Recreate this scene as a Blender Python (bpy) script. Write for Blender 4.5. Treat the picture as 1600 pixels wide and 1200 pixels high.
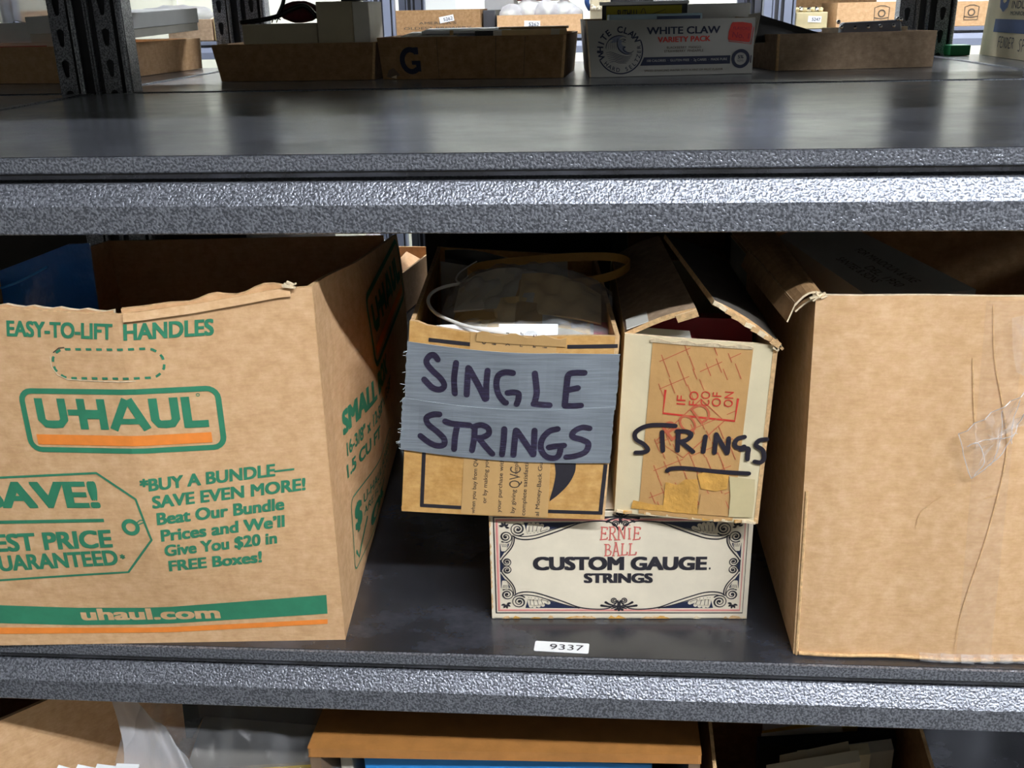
import bpy, math, random
from mathutils import Vector, Matrix

for o in list(bpy.data.objects):
    bpy.data.objects.remove(o, do_unlink=True)
scene = bpy.context.scene
COL = scene.collection
R = math.radians
rng = random.Random(7)

# ------------------------------------------------------------------ camera
PITCH, YAW, ROLL = 0.3596, -0.0843, -0.0222
fw = Vector((math.sin(YAW) * math.cos(PITCH), math.cos(YAW) * math.cos(PITCH), -math.sin(PITCH)))
rt = Vector((math.cos(YAW), -math.sin(YAW), 0))
up = rt.cross(fw)
rt, up = (math.cos(ROLL) * rt + math.sin(ROLL) * up), (-math.sin(ROLL) * rt + math.cos(ROLL) * up)
cam_data = bpy.data.cameras.new('camera')
cam = bpy.data.objects.new('camera', cam_data)
COL.objects.link(cam)
cam.matrix_world = Matrix(((rt.x, up.x, -fw.x, 0), (rt.y, up.y, -fw.y, -0.6987), (rt.z, up.z, -fw.z, 0.507), (0, 0, 0, 1)))
cam_data.sensor_width = 36.0
cam_data.lens = 36.0 * 1561.15 / 1600.0
cam_data.clip_start = 0.02
scene.camera = cam

# ------------------------------------------------------------------ world, lamps, exposure
world = bpy.data.worlds.new('world')
scene.world = world
world.use_nodes = True
world.node_tree.nodes['Background'].inputs[0].default_value = (0.8, 0.85, 1.0, 1)
world.node_tree.nodes['Background'].inputs[1].default_value = 0.0
vs = scene.view_settings
vs.view_transform = 'Standard'
vs.look = 'None'
vs.exposure = 0.0
vs.gamma = 1.0
vs.use_curve_mapping = False
scene.cycles.transparent_max_bounces = 32
LAMP_FRONT = 372.0      # tube emission of the fixtures over the viewer's aisle
LAMP_BACK = 285.0       # tube emission of the fixtures over the aisles behind
LAMP_COL = (0.93, 0.96, 1.0)
# (x centre, y, z, emission) of the ceiling fixtures
FIXTURES = [(0.75, -1.88, 2.3, LAMP_FRONT), (2.05, -1.88, 2.3, LAMP_FRONT),
            (4.6, -1.88, 2.3, LAMP_FRONT), 
            (-0.35, 1.95, 2.3, LAMP_BACK), (1.2, 1.95, 2.3, LAMP_BACK),
            (-1.6, 4.3, 2.3, LAMP_BACK), (0.2, 4.3, 2.3, LAMP_BACK), (2.0, 4.3, 2.3, LAMP_BACK)]

# ------------------------------------------------------------------ materials
def lin(h):
    h = h.lstrip('#')
    c = [int(h[i:i + 2], 16) / 255 for i in (0, 2, 4)]
    return tuple(x / 12.92 if x <= 0.04045 else ((x + 0.055) / 1.055) ** 2.4 for x in c)

def newmat(name):
    m = bpy.data.materials.new(name)
    m.use_nodes = True
    nt = m.node_tree
    return m, nt, nt.nodes['Principled BSDF']

def coords(nt, scale=(1, 1, 1), space='Object'):
    tc = nt.nodes.new('ShaderNodeTexCoord')
    mp = nt.nodes.new('ShaderNodeMapping')
    mp.inputs['Scale'].default_value = scale
    nt.links.new(tc.outputs[space], mp.inputs[0])
    return mp.outputs[0]

def noise(nt, vec, scale, detail=4, rough=0.6):
    n = nt.nodes.new('ShaderNodeTexNoise')
    n.inputs['Scale'].default_value = scale
    n.inputs['Detail'].default_value = detail
    n.inputs['Roughness'].default_value = rough
    nt.links.new(vec, n.inputs['Vector'])
    return n.outputs['Fac']

def ramp(nt, fac, stops):
    r = nt.nodes.new('ShaderNodeValToRGB')
    el = r.color_ramp.elements
    while len(el) < len(stops):
        el.new(0.5)
    for e, (p, c) in zip(el, stops):
        e.position = p
        e.color = (c[0], c[1], c[2], 1) if not isinstance(c, (int, float)) else (c, c, c, 1)
    nt.links.new(fac, r.inputs[0])
    return r.outputs[0]

def bump(nt, b, fac, strength=0.3, dist=0.001):
    bn = nt.nodes.new('ShaderNodeBump')
    bn.inputs['Strength'].default_value = strength
    bn.inputs['Distance'].default_value = dist
    nt.links.new(fac, bn.inputs['Height'])
    nt.links.new(bn.outputs[0], b.inputs['Normal'])

def plain(name, hexc, rough=0.6, var=0.0, scale=40, metal=0.0, spec=0.5, bumpd=0.0, stretch=(1, 1, 1)):
    m, nt, b = newmat(name)
    c = lin(hexc)
    b.inputs['Roughness'].default_value = rough
    b.inputs['Metallic'].default_value = metal
    b.inputs['Specular IOR Level'].default_value = spec
    b.inputs['Base Color'].default_value = (*c, 1)
    if var or bumpd:
        f = noise(nt, coords(nt, stretch), scale, 5)
        if var:
            lo = tuple(x * (1 - var) for x in c)
            hi = tuple(min(1, x * (1 + var)) for x in c)
            nt.links.new(ramp(nt, f, [(0.3, lo), (0.7, hi)]), b.inputs['Base Color'])
        if bumpd:
            bump(nt, b, f, 0.6, bumpd)
    return m

def kraft(name, base, dark, light, flute=0.0):
    m, nt, b = newmat(name)
    v = coords(nt)
    f1 = noise(nt, v, 95, 6, 0.66)
    c1 = ramp(nt, f1, [(0.34, lin(dark)), (0.5, lin(base)), (0.66, lin(light))])
    v2 = coords(nt, (1, 1, 5))
    f2 = noise(nt, v2, 90, 3, 0.7)
    mix = nt.nodes.new('ShaderNodeMixRGB')
    mix.blend_type = 'OVERLAY'
    mix.inputs[0].default_value = 0.22
    nt.links.new(c1, mix.inputs[1])
    nt.links.new(ramp(nt, f2, [(0.35, 0.35), (0.65, 0.65)]), mix.inputs[2])
    nt.links.new(mix.outputs[0], b.inputs['Base Color'])
    b.inputs['Roughness'].default_value = 0.78
    b.inputs['Specular IOR Level'].default_value = 0.25
    f3 = noise(nt, coords(nt, (1, 1, 0.25)), 30, 4, 0.6)
    bump(nt, b, f3, 0.35, 0.0015)
    return m

def clear_film(name, tint, a_face=0.12, a_edge=0.6, wrinkle=60, rough=0.12, rmin=0.0):
    m, nt, b = newmat(name)
    out = nt.nodes['Material Output']
    tr = nt.nodes.new('ShaderNodeBsdfTransparent')
    mx = nt.nodes.new('ShaderNodeMixShader')
    lw = nt.nodes.new('ShaderNodeLayerWeight')
    lw.inputs['Blend'].default_value = 0.35
    f = noise(nt, coords(nt), wrinkle, 4, 0.6)
    bump(nt, b, f, 0.6, 0.0025)
    nt.links.new(nt.nodes['Bump'].outputs[0], lw.inputs['Normal'])
    mr = nt.nodes.new('ShaderNodeMapRange')
    mr.inputs['To Min'].default_value = a_face
    mr.inputs['To Max'].default_value = a_edge
    nt.links.new(lw.outputs['Facing'], mr.inputs['Value'])
    nt.links.new(mr.outputs[0], mx.inputs[0])
    b.inputs['Base Color'].default_value = (*lin(tint), 1)
    b.inputs['Roughness'].default_value = rough
    b.inputs['Specular IOR Level'].default_value = 0.9
    nt.links.new(tr.outputs[0], mx.inputs[1])
    if rmin:
        tl = nt.nodes.new('ShaderNodeBsdfTranslucent')
        tl.inputs['Color'].default_value = (*lin(tint), 1)
        m2 = nt.nodes.new('ShaderNodeMixShader')
        m2.inputs[0].default_value = rmin
        nt.links.new(b.outputs[0], m2.inputs[1])
        nt.links.new(tl.outputs[0], m2.inputs[2])
        nt.links.new(m2.outputs[0], mx.inputs[2])
    else:
        nt.links.new(b.outputs[0], mx.inputs[2])
    nt.links.new(mx.outputs[0], out.inputs['Surface'])
    return m

def hammertone(name):
    m, nt, b = newmat(name)
    v = coords(nt)
    f = noise(nt, v, 540, 2.0, 0.5)
    nt.links.new(ramp(nt, f, [(0.40, lin('#64676f')), (0.60, lin('#9da1ac'))]), b.inputs['Base Color'])
    b.inputs['Metallic'].default_value = 0.65
    b.inputs['Roughness'].default_value = 0.30
    bump(nt, b, f, 0.9, 0.0010)
    return m

def laminate(name):
    m, nt, b = newmat(name)
    f = noise(nt, coords(nt, (1, 1.5, 1)), 9, 8, 0.66)
    nt.links.new(ramp(nt, f, [(0.36, lin('#1c1d21')), (0.5, lin('#26272c')), (0.68, lin('#41434b'))]), b.inputs['Base Color'])
    f2 = noise(nt, coords(nt, (1, 1.4, 1)), 13, 6, 0.7)
    nt.links.new(ramp(nt, f2, [(0.35, 0.21), (0.65, 0.27)]), b.inputs['Roughness'])
    f3 = noise(nt, coords(nt), 900, 2, 0.5)
    b.inputs['Specular IOR Level'].default_value = 0.85
    b.inputs['Sheen Weight'].default_value = 0.10
    b.inputs['Sheen Roughness'].default_value = 0.45
    b.inputs['Sheen Tint'].default_value = (0.80, 0.86, 1.0, 1)
    bump(nt, b, f3, 0.10, 0.0001)
    return m

def weave(name, hexc):
    m, nt, b = newmat(name)
    w = nt.nodes.new('ShaderNodeTexWave')
    w.bands_direction = 'Z'
    w.inputs['Scale'].default_value = 260
    w.inputs['Distortion'].default_value = 1.5
    nt.links.new(coords(nt), w.inputs['Vector'])
    f = noise(nt, coords(nt, (6, 1, 160)), 4, 3, 0.6)
    c = lin(hexc)
    nt.links.new(ramp(nt, f, [(0.3, tuple(x * 0.82 for x in c)), (0.7, tuple(x * 1.2 for x in c))]), b.inputs['Base Color'])
    b.inputs['Roughness'].default_value = 0.42
    b.inputs['Metallic'].default_value = 0.25
    bump(nt, b, w.outputs['Fac'], 0.25, 0.0005)
    return m

def emit(name, col, s):
    m, nt, b = newmat(name)
    b.inputs['Emission Color'].default_value = (*col, 1)
    b.inputs['Emission Strength'].default_value = s
    b.inputs['Base Color'].default_value = (0.9, 0.9, 0.9, 1)
    return m

M = {}
M['kraft'] = kraft('kraft_board', '#d0a87e', '#c79f74', '#d8b289')
M['kraft_pale'] = kraft('kraft_board_pale', '#d1aa80', '#c9a276', '#d9b48c')
M['kraft_gold'] = kraft('kraft_board_gold', '#c79a5c', '#ba8c4e', '#d2a76a')
M['kraft_grey'] = kraft('kraft_board_grey', '#a58d74', '#97806a', '#b39b82')
M['kraft_brown'] = kraft('kraft_board_brown', '#9c7a55', '#8e6d4a', '#a98660')
M['kraft_cut'] = plain('cut_board_edge', '#d0ab7c', 0.9, 0.25, 220, bumpd=0.002)
M['fibre'] = plain('torn_paper', '#e2cfae', 0.9, 0.2, 200, bumpd=0.002)
M['white_board'] = plain('white_card', '#d8d5cc', 0.6, 0.05, 30)
M['white_paper'] = plain('white_paper', '#eef0f2', 0.6, 0.03, 30)
M['cream_board'] = plain('cream_card', '#dccfad', 0.65, 0.07, 22, bumpd=0.0015)
M['cream_clean'] = plain('cream_clean_card', '#cbc2ad', 0.65, 0.05, 22)
M['aged_white'] = plain('aged_white_card', '#e3d8c2', 0.55, 0.07, 26, bumpd=0.0006)
M['beige_board'] = plain('beige_card', '#b8ad93', 0.7, 0.06, 25)
M['grey_board'] = plain('grey_card', '#77736c', 0.75, 0.06, 25)
M['grey_carton'] = plain('grey_carton', '#a9a8a4', 0.55, 0.03, 25)
M['green'] = plain('green_ink', '#2f7d5d', 0.7, 0.10, 90)
M['orange'] = plain('orange_ink', '#ee8a37', 0.7, 0.08, 90)
M['ink'] = plain('black_ink', '#24222a', 0.55, 0.15, 120)
M['ink_navy'] = plain('navy_ink', '#1c2440', 0.6)
M['ink_grey'] = plain('grey_ink', '#55493c', 0.7)
M['ink_blue'] = plain('blue_ink', '#274a86', 0.65, 0.1, 60)
M['ink_red'] = plain('red_ink', '#c8382f', 0.6, 0.12, 150)
M['ink_red_thin'] = plain('thin_red_ink', '#bd6244', 0.6)
M['ink_pink'] = plain('pink_ink', '#e3a49c', 0.6)
M['ink_fade'] = plain('faded_red_ink', '#cc6a62', 0.6, 0.12, 120)
m_, nt_, b_ = newmat('marker_ink')
nt_.links.new(ramp(nt_, noise(nt_, coords(nt_, (1, 1, 9)), 130, 4, 0.7), [(0.45, lin('#241e30')), (0.62, lin('#35304a')), (0.74, lin('#6a6c80'))]), b_.inputs['Base Color'])
b_.inputs['Roughness'].default_value = 0.38
M['marker'] = m_
M['marker_thin'] = plain('marker_ink_flat', '#231f2a', 0.5)
M['maroon'] = plain('maroon_card', '#a11a2f', 0.5, 0.1, 30)
M['steel'] = hammertone('hammered_grey_paint')
M['deck'] = laminate('dark_laminate')
M['dark_steel'] = plain('dark_steel', '#3a3b40', 0.55, 0.1, 60, 0.3)
M['duct'] = weave('silver_duct_tape', '#868e97')
M['duct_edge'] = plain('duct_tape_edge', '#c9d2da', 0.4)
M['paper_tape'] = plain('printed_paper_tape', '#c7a06a', 0.36, 0.06, 30, bumpd=0.0012)
M['brown_tape'] = plain('brown_gummed_tape', '#c49a64', 0.36, 0.07, 45, bumpd=0.0015)
M['amber_tape'] = plain('amber_tape', '#cf9d50', 0.28, 0.22, 70, bumpd=0.0025)
M['film'] = clear_film('clear_film', '#f2f4f8', 0.06, 0.30, 70, 0.08)
M['film_tape'] = clear_film('clear_tape', '#efe6de', 0.02, 0.15, 90, 0.15)
M['film_bag'] = clear_film('clear_bag', '#e4e6ea', 0.035, 0.36, 40, 0.08)
M['film_milky'] = clear_film('milky_bag', '#eceef4', 0.40, 0.85, 22, 0.25, 0.5)
M['blue_plastic'] = plain('blue_plastic', '#1a64b8', 0.3, 0.15, 14, bumpd=0.01)
M['blue_bright'] = plain('bright_blue_card', '#2f8fe0', 0.45)
M['navy_plastic'] = plain('navy_plastic', '#27406e', 0.3, 0.1, 30)
M['black_plastic'] = plain('black_plastic', '#141416', 0.3, 0.1, 20, bumpd=0.004)
M['flap_shade'] = plain('shaded_flap', '#57514a', 0.8, 0.1, 30)  # shade on the right flap of the marker-lettered box, put into its colour
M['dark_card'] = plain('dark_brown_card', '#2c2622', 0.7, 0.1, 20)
M['black_board'] = plain('black_card', '#15161b', 0.5)
M['band'] = plain('tan_band', '#d3a457', 0.55, 0.08, 60)
M['wire'] = plain('white_wire', '#e9e7e2', 0.35)
M['leather'] = plain('brown_leatherette', '#ad7740', 0.42, 0.16, 38, bumpd=0.001)
M['leather_dark'] = plain('case_side', '#75604c', 0.6, 0.1, 30)
M['yellow'] = plain('yellow_card', '#e6c02a', 0.6, 0.05, 20)
M['olive'] = plain('olive_yellow_card', '#a59a1c', 0.6, 0.06, 20)
M['paper_tan'] = plain('tan_envelope', '#d6ba88', 0.7, 0.12, 18)
M['paper_brown'] = plain('brown_envelope', '#ab8a58', 0.7, 0.12, 18)
M['paper_grey'] = plain('grey_paper', '#b7b2a6', 0.7, 0.08, 20)
M['pale_blue'] = plain('pale_blue_card', '#a9c6d6', 0.5)
M['steel_blue'] = plain('blue_grey_paint', '#7b8296', 0.5, 0.05, 10)
M['chrome'] = plain('chrome', '#e6e8ec', 0.12, metal=1.0)
M['wood_pale'] = plain('pale_wood', '#c8b98f', 0.6, 0.1, 30)
M['green_item'] = plain('green_plastic', '#1f8a53', 0.5)
M['red_strap'] = plain('dark_red_cloth', '#6a1624', 0.7, 0.2, 60)
M['wall'] = plain('cream_wall_paint', '#e6e6d6', 0.7, 0.02, 3)
M['wall_panel'] = plain('grey_wall_panel', '#c9ccca', 0.6, 0.02, 3)
M['ceiling'] = plain('grey_deck_ceiling', '#9c9d9a', 0.8, 0.02, 3)
M['floor'] = plain('dark_grey_concrete', '#6b6a64', 0.6, 0.12, 4)
M['wall_dark'] = plain('dark_panel_wall', '#66635d', 0.8, 0.1, 2)

# ------------------------------------------------------------------ mesh helpers
class G:
    """collects faces with material slots and builds ONE mesh object"""
    def __init__(s, *mats):
        s.v, s.f, s.m, s.mats = [], [], [], list(mats)
    def mi(s, name):
        if name not in s.mats:
            s.mats.append(name)
        return s.mats.index(name)
    def add(s, verts, faces, mat):
        k = len(s.v)
        s.v += [tuple(p) for p in verts]
        i = s.mi(mat)
        for f in faces:
            s.f.append(tuple(k + j for j in f))
            s.m.append(i)
    def box(s, c, d, mat, rot=None):
        c = Vector(c)
        vs_ = []
        for z in (-1, 1):
            for y in (-1, 1):
                for x in (-1, 1):
                    p = Vector((x * d[0] / 2, y * d[1] / 2, z * d[2] / 2))
                    if rot is not None:
                        p = rot @ p
                    vs_.append(c + p)
        s.add(vs_, [(0, 2, 3, 1), (4, 5, 7, 6), (0, 1, 5, 4), (2, 6, 7, 3), (0, 4, 6, 2), (1, 3, 7, 5)], mat)
    def bx(s, x0, x1, y0, y1, z0, z1, mat):
        s.box(((x0 + x1) / 2, (y0 + y1) / 2, (z0 + z1) / 2), (x1 - x0, y1 - y0, z1 - z0), mat)
    def hexa(s, b, t, mat):
        """b, t: four bottom / top corners, counter-clockwise from above"""
        s.add(list(b) + list(t), [(3, 2, 1, 0), (4, 5, 6, 7), (0, 1, 5, 4), (1, 2, 6, 5), (2, 3, 7, 6), (3, 0, 4, 7)], mat)
    def sheet(s, fn, us, vs_, t, mf, mb=None, mr=None):
        """thick board; fn(u, v) is its outer side, thickness t goes inward"""
        mb = mb or mf
        mr = mr or mf
        nu, nv = len(us), len(vs_)
        F = [fn_pt(fn, u, v, 0) for v in vs_ for u in us]
        B = [fn_pt(fn, u, v, -t) for v in vs_ for u in us]
        q = [(j * nu + i, j * nu + i + 1, (j + 1) * nu + i + 1, (j + 1) * nu + i) for j in range(nv - 1) for i in range(nu - 1)]
        s.add(F, q, mf)
        s.add(B, [tuple(reversed(a)) for a in q], mb)
        ring = [i for i in range(nu)] + [j * nu + nu - 1 for j in range(1, nv)] + [(nv - 1) * nu + i for i in range(nu - 2, -1, -1)] + [j * nu for j in range(nv - 2, 0, -1)]
        n = len(ring)
        pts = [F[i] for i in ring] + [B[i] for i in ring]
        s.add(pts, [(i, i + n, (i + 1) % n + n, (i + 1) % n) for i in range(n)], mr)
    def tube(s, pts, r, mat, n=8):
        pts = [Vector(p) for p in pts]
        rs = r if isinstance(r, (list, tuple)) else [r] * len(pts)
        vv, ff = [], []
        a = None
        for i, p in enumerate(pts):
            d = (pts[min(i + 1, len(pts) - 1)] - pts[max(i - 1, 0)]).normalized()
            if a is None:
                a = d.orthogonal().normalized()
            a = (a - d * a.dot(d)).normalized()
            b = d.cross(a)
            for k in range(n):
                th = 2 * math.pi * k / n
                vv.append(p + (a * math.cos(th) + b * math.sin(th)) * rs[i])
        for i in range(len(pts) - 1):
            for k in range(n):
                ff.append((i * n + k, i * n + (k + 1) % n, (i + 1) * n + (k + 1) % n, (i + 1) * n + k))
        ff.append(tuple(range(n - 1, -1, -1)))
        ff.append(tuple((len(pts) - 1) * n + k for k in range(n)))
        s.add(vv, ff, mat)
    def ball(s, c, r, mat, nu=10, nv=6, jit=0.0, rg=None):
        c = Vector(c)
        rr = r if isinstance(r, (tuple, list)) else (r, r, r)
        vv = [c + Vector((0, 0, -rr[2]))]
        for j in range(1, nv):
            ph = -math.pi / 2 + math.pi * j / nv
            for i in range(nu):
                th = 2 * math.pi * i / nu
                k = 1 + (rg.uniform(-jit, jit) if rg else 0)
                vv.append(c + Vector((rr[0] * math.cos(ph) * math.cos(th) * k, rr[1] * math.cos(ph) * math.sin(th) * k, rr[2] * math.sin(ph) * k)))
        vv.append(c + Vector((0, 0, rr[2])))
        ff = [(0, 1 + (i + 1) % nu, 1 + i) for i in range(nu)]
        for j in range(nv - 2):
            for i in range(nu):
                a = 1 + j * nu + i
                b = 1 + j * nu + (i + 1) % nu
                ff.append((a, b, b + nu, a + nu))
        L = len(vv) - 1
        ff += [(1 + (nv - 2) * nu + i, 1 + (nv - 2) * nu + (i + 1) % nu, L) for i in range(nu)]
        s.add(vv, ff, mat)
    def build(s, name, parent=None, smooth=False, loc=None, bev=0.0, rotz=0.0, solid=0.0):
        me = bpy.data.meshes.new(name)
        org = Vector(loc) if loc is not None else Vector((0, 0, 0))
        me.from_pydata([Vector(p) - (org if parent is None else Vector((0, 0, 0))) for p in s.v], [], s.f)
        for n in s.mats:
            me.materials.append(M[n])
        me.polygons.foreach_set('material_index', s.m)
        if smooth:
            me.polygons.foreach_set('use_smooth', [True] * len(s.f))
        me.update()
        o = bpy.data.objects.new(name, me)
        COL.objects.link(o)
        if parent is not None:
            o.parent = parent
            o.location = -Vector(parent.location)     # parts are written in room coordinates
        else:
            o.location = org
        if bev:
            md = o.modifiers.new('bevel', 'BEVEL')
            md.width = bev
            md.segments = 2
            md.limit_method = 'ANGLE'
        if solid:
            md = o.modifiers.new('solid', 'SOLIDIFY')
            md.thickness = solid
        return o

def fn_pt(fn, u, v, off):
    p = fn(u, v)
    if off == 0:
        return p
    h = 1e-3
    du = fn(u + h, v) - fn(u - h, v)
    dv = fn(u, v + h) - fn(u, v - h)
    return p + du.cross(dv).normalized() * off

def quad(a, b, c, d, w=1.0, h=1.0):
    """bilinear panel: a lower left, b lower right, c upper left, d upper right; u in 0..w, v in 0..h"""
    a, b, c, d = (Vector(x) for x in (a, b, c, d))
    def fn(u, v):
        x, y = u / w, v / h
        return (a * (1 - x) + b * x) * (1 - y) + (c * (1 - x) + d * x) * y
    return fn

def lsp(a, b, n):
    return [a + (b - a) * i / n for i in range(n + 1)]

def cr(pts, k=6, closed=False):
    """Catmull-Rom through points of any dimension"""
    P = [Vector(p) for p in pts]
    n = len(P)
    out = []
    for i in range(n if closed else n - 1):
        if closed:
            p0, p1, p2, p3 = P[(i - 1) % n], P[i], P[(i + 1) % n], P[(i + 2) % n]
        else:
            p0, p1, p2, p3 = P[max(i - 1, 0)], P[i], P[i + 1], P[min(i + 2, n - 1)]
        for j in range(k):
            t = j / k
            out.append(0.5 * ((2 * p1) + (p2 - p0) * t + (2 * p0 - 5 * p1 + 4 * p2 - p3) * t * t + (3 * p1 - p0 - 3 * p2 + p3) * t * t * t))
    if not closed:
        out.append(P[-1])
    return out

# ------------------------------------------------------------------ printing on panels
_tcache = {}
def text2d(s, bold=0.0):
    key = (s, bold)
    if key in _tcache:
        return _tcache[key]
    cu = bpy.data.curves.new('lettering', 'FONT')
    cu.body = s
    cu.size = 1.0
    cu.offset = bold
    cu.resolution_u = 4
    cu.fill_mode = 'FRONT'
    ob = bpy.data.objects.new('lettering', cu)
    COL.objects.link(ob)
    dg = bpy.context.evaluated_depsgraph_get()
    dg.update()
    me = bpy.data.meshes.new_from_object(ob.evaluated_get(dg))
    me.calc_loop_triangles()
    vv = [(v.co.x, v.co.y) for v in me.vertices]
    tt = [tuple(t.vertices) for t in me.loop_triangles]
    bpy.data.objects.remove(ob)
    bpy.data.curves.remove(cu)
    bpy.data.meshes.remove(me)
    _tcache[key] = (vv, tt)
    return vv, tt

def split_tris(tris, L):
    out, st = [], list(tris)
    while st:
        t = st.pop()
        d = [(Vector(t[(i + 1) % 3]) - Vector(t[i])).length for i in range(3)]
        k = d.index(max(d))
        if d[k] <= L:
            out.append(t)
            continue
        a, b, c = t[k], t[(k + 1) % 3], t[(k + 2) % 3]
        m_ = ((a[0] + b[0]) / 2, (a[1] + b[1]) / 2)
        st += [(a, m_, c), (m_, b, c)]
    return out

class Press:
    """prints flat shapes onto a panel fn(u, v) inside the panel's own mesh"""
    def __init__(s, g, fn, off=0.0003, L=0.02):
        s.g, s.fn, s.off, s.L, s.layer = g, fn, off, L, 1
        s.k = 0
    def tris(s, tris, mat, off=None):
        s.k = (s.k + 1) % 14
        off = s.off + s.layer * 0.00009 + s.k * 0.000006
        T = split_tris(tris, s.L)
        vv, ff, idx = [], [], {}
        for t in T:
            a, b, c = t
            if (b[0] - a[0]) * (c[1] - a[1]) - (b[1] - a[1]) * (c[0] - a[0]) < 0:
                t = (a, c, b)
            f = []
            for p in t:
                k = (round(p[0], 6), round(p[1], 6))
                if k not in idx:
                    idx[k] = len(vv)
                    vv.append(fn_pt(s.fn, p[0], p[1], off))
                f.append(idx[k])
            if len(set(f)) == 3:
                ff.append(tuple(f))
        s.g.add(vv, ff, mat)
    def poly(s, pts, mat):
        from mathutils.geometry import tessellate_polygon
        P = [Vector((p[0], p[1], 0)) for p in pts]
        s.tris([tuple((pts[i][0], pts[i][1]) for i in t) for t in tessellate_polygon([P])], mat)
    def rect(s, u0, v0, u1, v1, mat):
        s.tris([((u0, v0), (u1, v0), (u1, v1)), ((u0, v0), (u1, v1), (u0, v1))], mat)
    def line(s, pts, w, mat, cap=True, closed=False):
        P = [Vector((p[0], p[1])) for p in pts]
        n = len(P)
        W = w if isinstance(w, (list, tuple)) else [w] * n
        T = []
        Lf, Rt = [], []
        for i in range(n):
            if closed:
                d = P[(i + 1) % n] - P[i - 1]
            else:
                d = P[min(i + 1, n - 1)] - P[max(i - 1, 0)]
            if d.length < 1e-9:
                d = Vector((1, 0))
            d.normalize()
            q = Vector((-d.y, d.x)) * W[i] / 2
            Lf.append(P[i] + q)
            Rt.append(P[i] - q)
        for i in range(n if closed else n - 1):
            j = (i + 1) % n
            T += [(tuple(Rt[i]), tuple(Rt[j]), tuple(Lf[j])), (tuple(Rt[i]), tuple(Lf[j]), tuple(Lf[i]))]
        if cap and not closed:
            for i in (0, n - 1):
                ring = [tuple(P[i] + Vector((math.cos(a * math.pi / 5), math.sin(a * math.pi / 5))) * W[i] / 2) for a in range(10)]
                T += [(tuple(P[i]), ring[a], ring[(a + 1) % 10]) for a in range(10)]
        s.tris(T, mat)
    def text(s, txt, u0, u1, v, cap, mat, bold=0.0, shear=0.0, rot=0.0, up=None):
        """baseline at v from u0 to u1, capitals cap high; rot turns the line about (u0, v)"""
        vv, tt = text2d(txt, 0.0)
        if not tt:
            return
        hv, _ = text2d('H', 0.0)
        hh = max(p[1] for p in hv)
        x0, x1 = min(p[0] for p in vv), max(p[0] for p in vv)
        bb = max(0.0, bold)
        sx, sy = (u1 - u0) / (x1 - x0 + 2 * bb), cap / (hh + 1.2 * bb)
        c, sn = math.cos(rot), math.sin(rot)
        sh = [(0, 0)]
        if bb > 0.004:
            sh = [(bb * i, bb * .6 * j) for i in (-1, 1) for j in (-1, 1)]
            if bb > 0.03:
                sh += [(0, bb * .6), (0, -bb * .6), (bb, 0), (-bb, 0)]
        for ox, oy in sh:
            Q = []
            for p in vv:
                a, b = (p[0] + ox + bb - x0) * sx, (p[1] + oy + bb * .6) * sy
                a += b * shear
                Q.append((u0 + a * c - b * sn, v + a * sn + b * c))
            s.tris([tuple(Q[i] for i in t) for t in tt], mat)

def spiral(c, r, turns, a0, cw=1, n=36, r0=0.12):
    return [(c[0] + r * (r0 + (1 - r0) * i / n) * math.cos(a0 + cw * turns * 2 * math.pi * (1 - i / n)),
             c[1] + r * (r0 + (1 - r0) * i / n) * math.sin(a0 + cw * turns * 2 * math.pi * (1 - i / n))) for i in range(n + 1)]

# ------------------------------------------------------------------ scene-graph helpers
def tag(o, label, cat, group=None, kind=None):
    o['label'] = label
    o['category'] = cat
    if group:
        o['group'] = group
    if kind:
        o['kind'] = kind
    return o

def thing(name, label, cat, loc, group=None):
    o = bpy.data.objects.new(name, None)
    o.empty_display_size = 0.02
    COL.objects.link(o)
    o.location = loc
    return tag(o, label, cat, group)

def struct(name, g):
    o = g.build(name)
    o['kind'] = 'structure'
    return o

# ================================================================== THE SETTING
g = G(); g.bx(-6, 7, -4.5, 7, -1.3, -1.26, 'floor'); struct('floor', g)
g = G(); g.bx(-6, 7, -4.5, 7, 2.42, 2.46, 'ceiling'); struct('ceiling', g)
g = G()
g.bx(-6, 7, 6.0, 6.06, -1.26, 2.42, 'wall')
for k in range(12):
    g.bx(-6 + k * 1.1, -5.97 + k * 1.1, 5.985, 6.0, -1.26, 2.42, 'wall')
struct('wall_back', g)
g = G(); g.bx(-6, 7, -4.5, -4.44, -1.26, 2.42, 'wall_dark'); struct('wall_front', g)
g = G(); g.bx(-6.06, -6, -4.5, 6.06, -1.26, 2.42, 'wall'); struct('wall_left', g)
g = G(); g.bx(7, 7.06, -4.5, 6.06, -1.26, 2.42, 'wall'); struct('wall_right', g)

for i, (x, y, z, s_) in enumerate(FIXTURES):
    key = 'tube_%d' % (1 if y < 0 else 2)
    if key not in M:
        M[key] = emit('fluorescent_tube_' + ('aisle' if y < 0 else 'behind'), LAMP_COL, s_)
    t = thing('ceiling_light', 'white twin-tube strip light hanging over the %s aisle' % ('near' if y < 0 else 'rear'), 'ceiling light', (x, y, z), 'strip lights over the %s aisles' % ('near' if y < 0 else 'rear'))
    g = G(); g.bx(x - .6, x + .6, y - .07, y + .07, z + .03, z + .09, 'white_paper'); g.build('housing', t, bev=.004)
    for dy in (-.035, .035):
        g = G(); g.tube([(x - .58, y + dy, z), (x + .58, y + dy, z)], .013, key, 10); g.build('tube', t, smooth=True)
    for dx in (-.59, .59):
        g = G(); g.bx(x + dx - .008, x + dx + .008, y - .06, y + .06, z - .02, z + .03, 'white_paper'); g.build('end_cap', t)
    for dx in (-.4, .4):
        g = G(); g.tube([(x + dx, y, z + .09), (x + dx, y, 2.42)], .004, 'dark_steel'); g.build('hanger', t)

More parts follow.
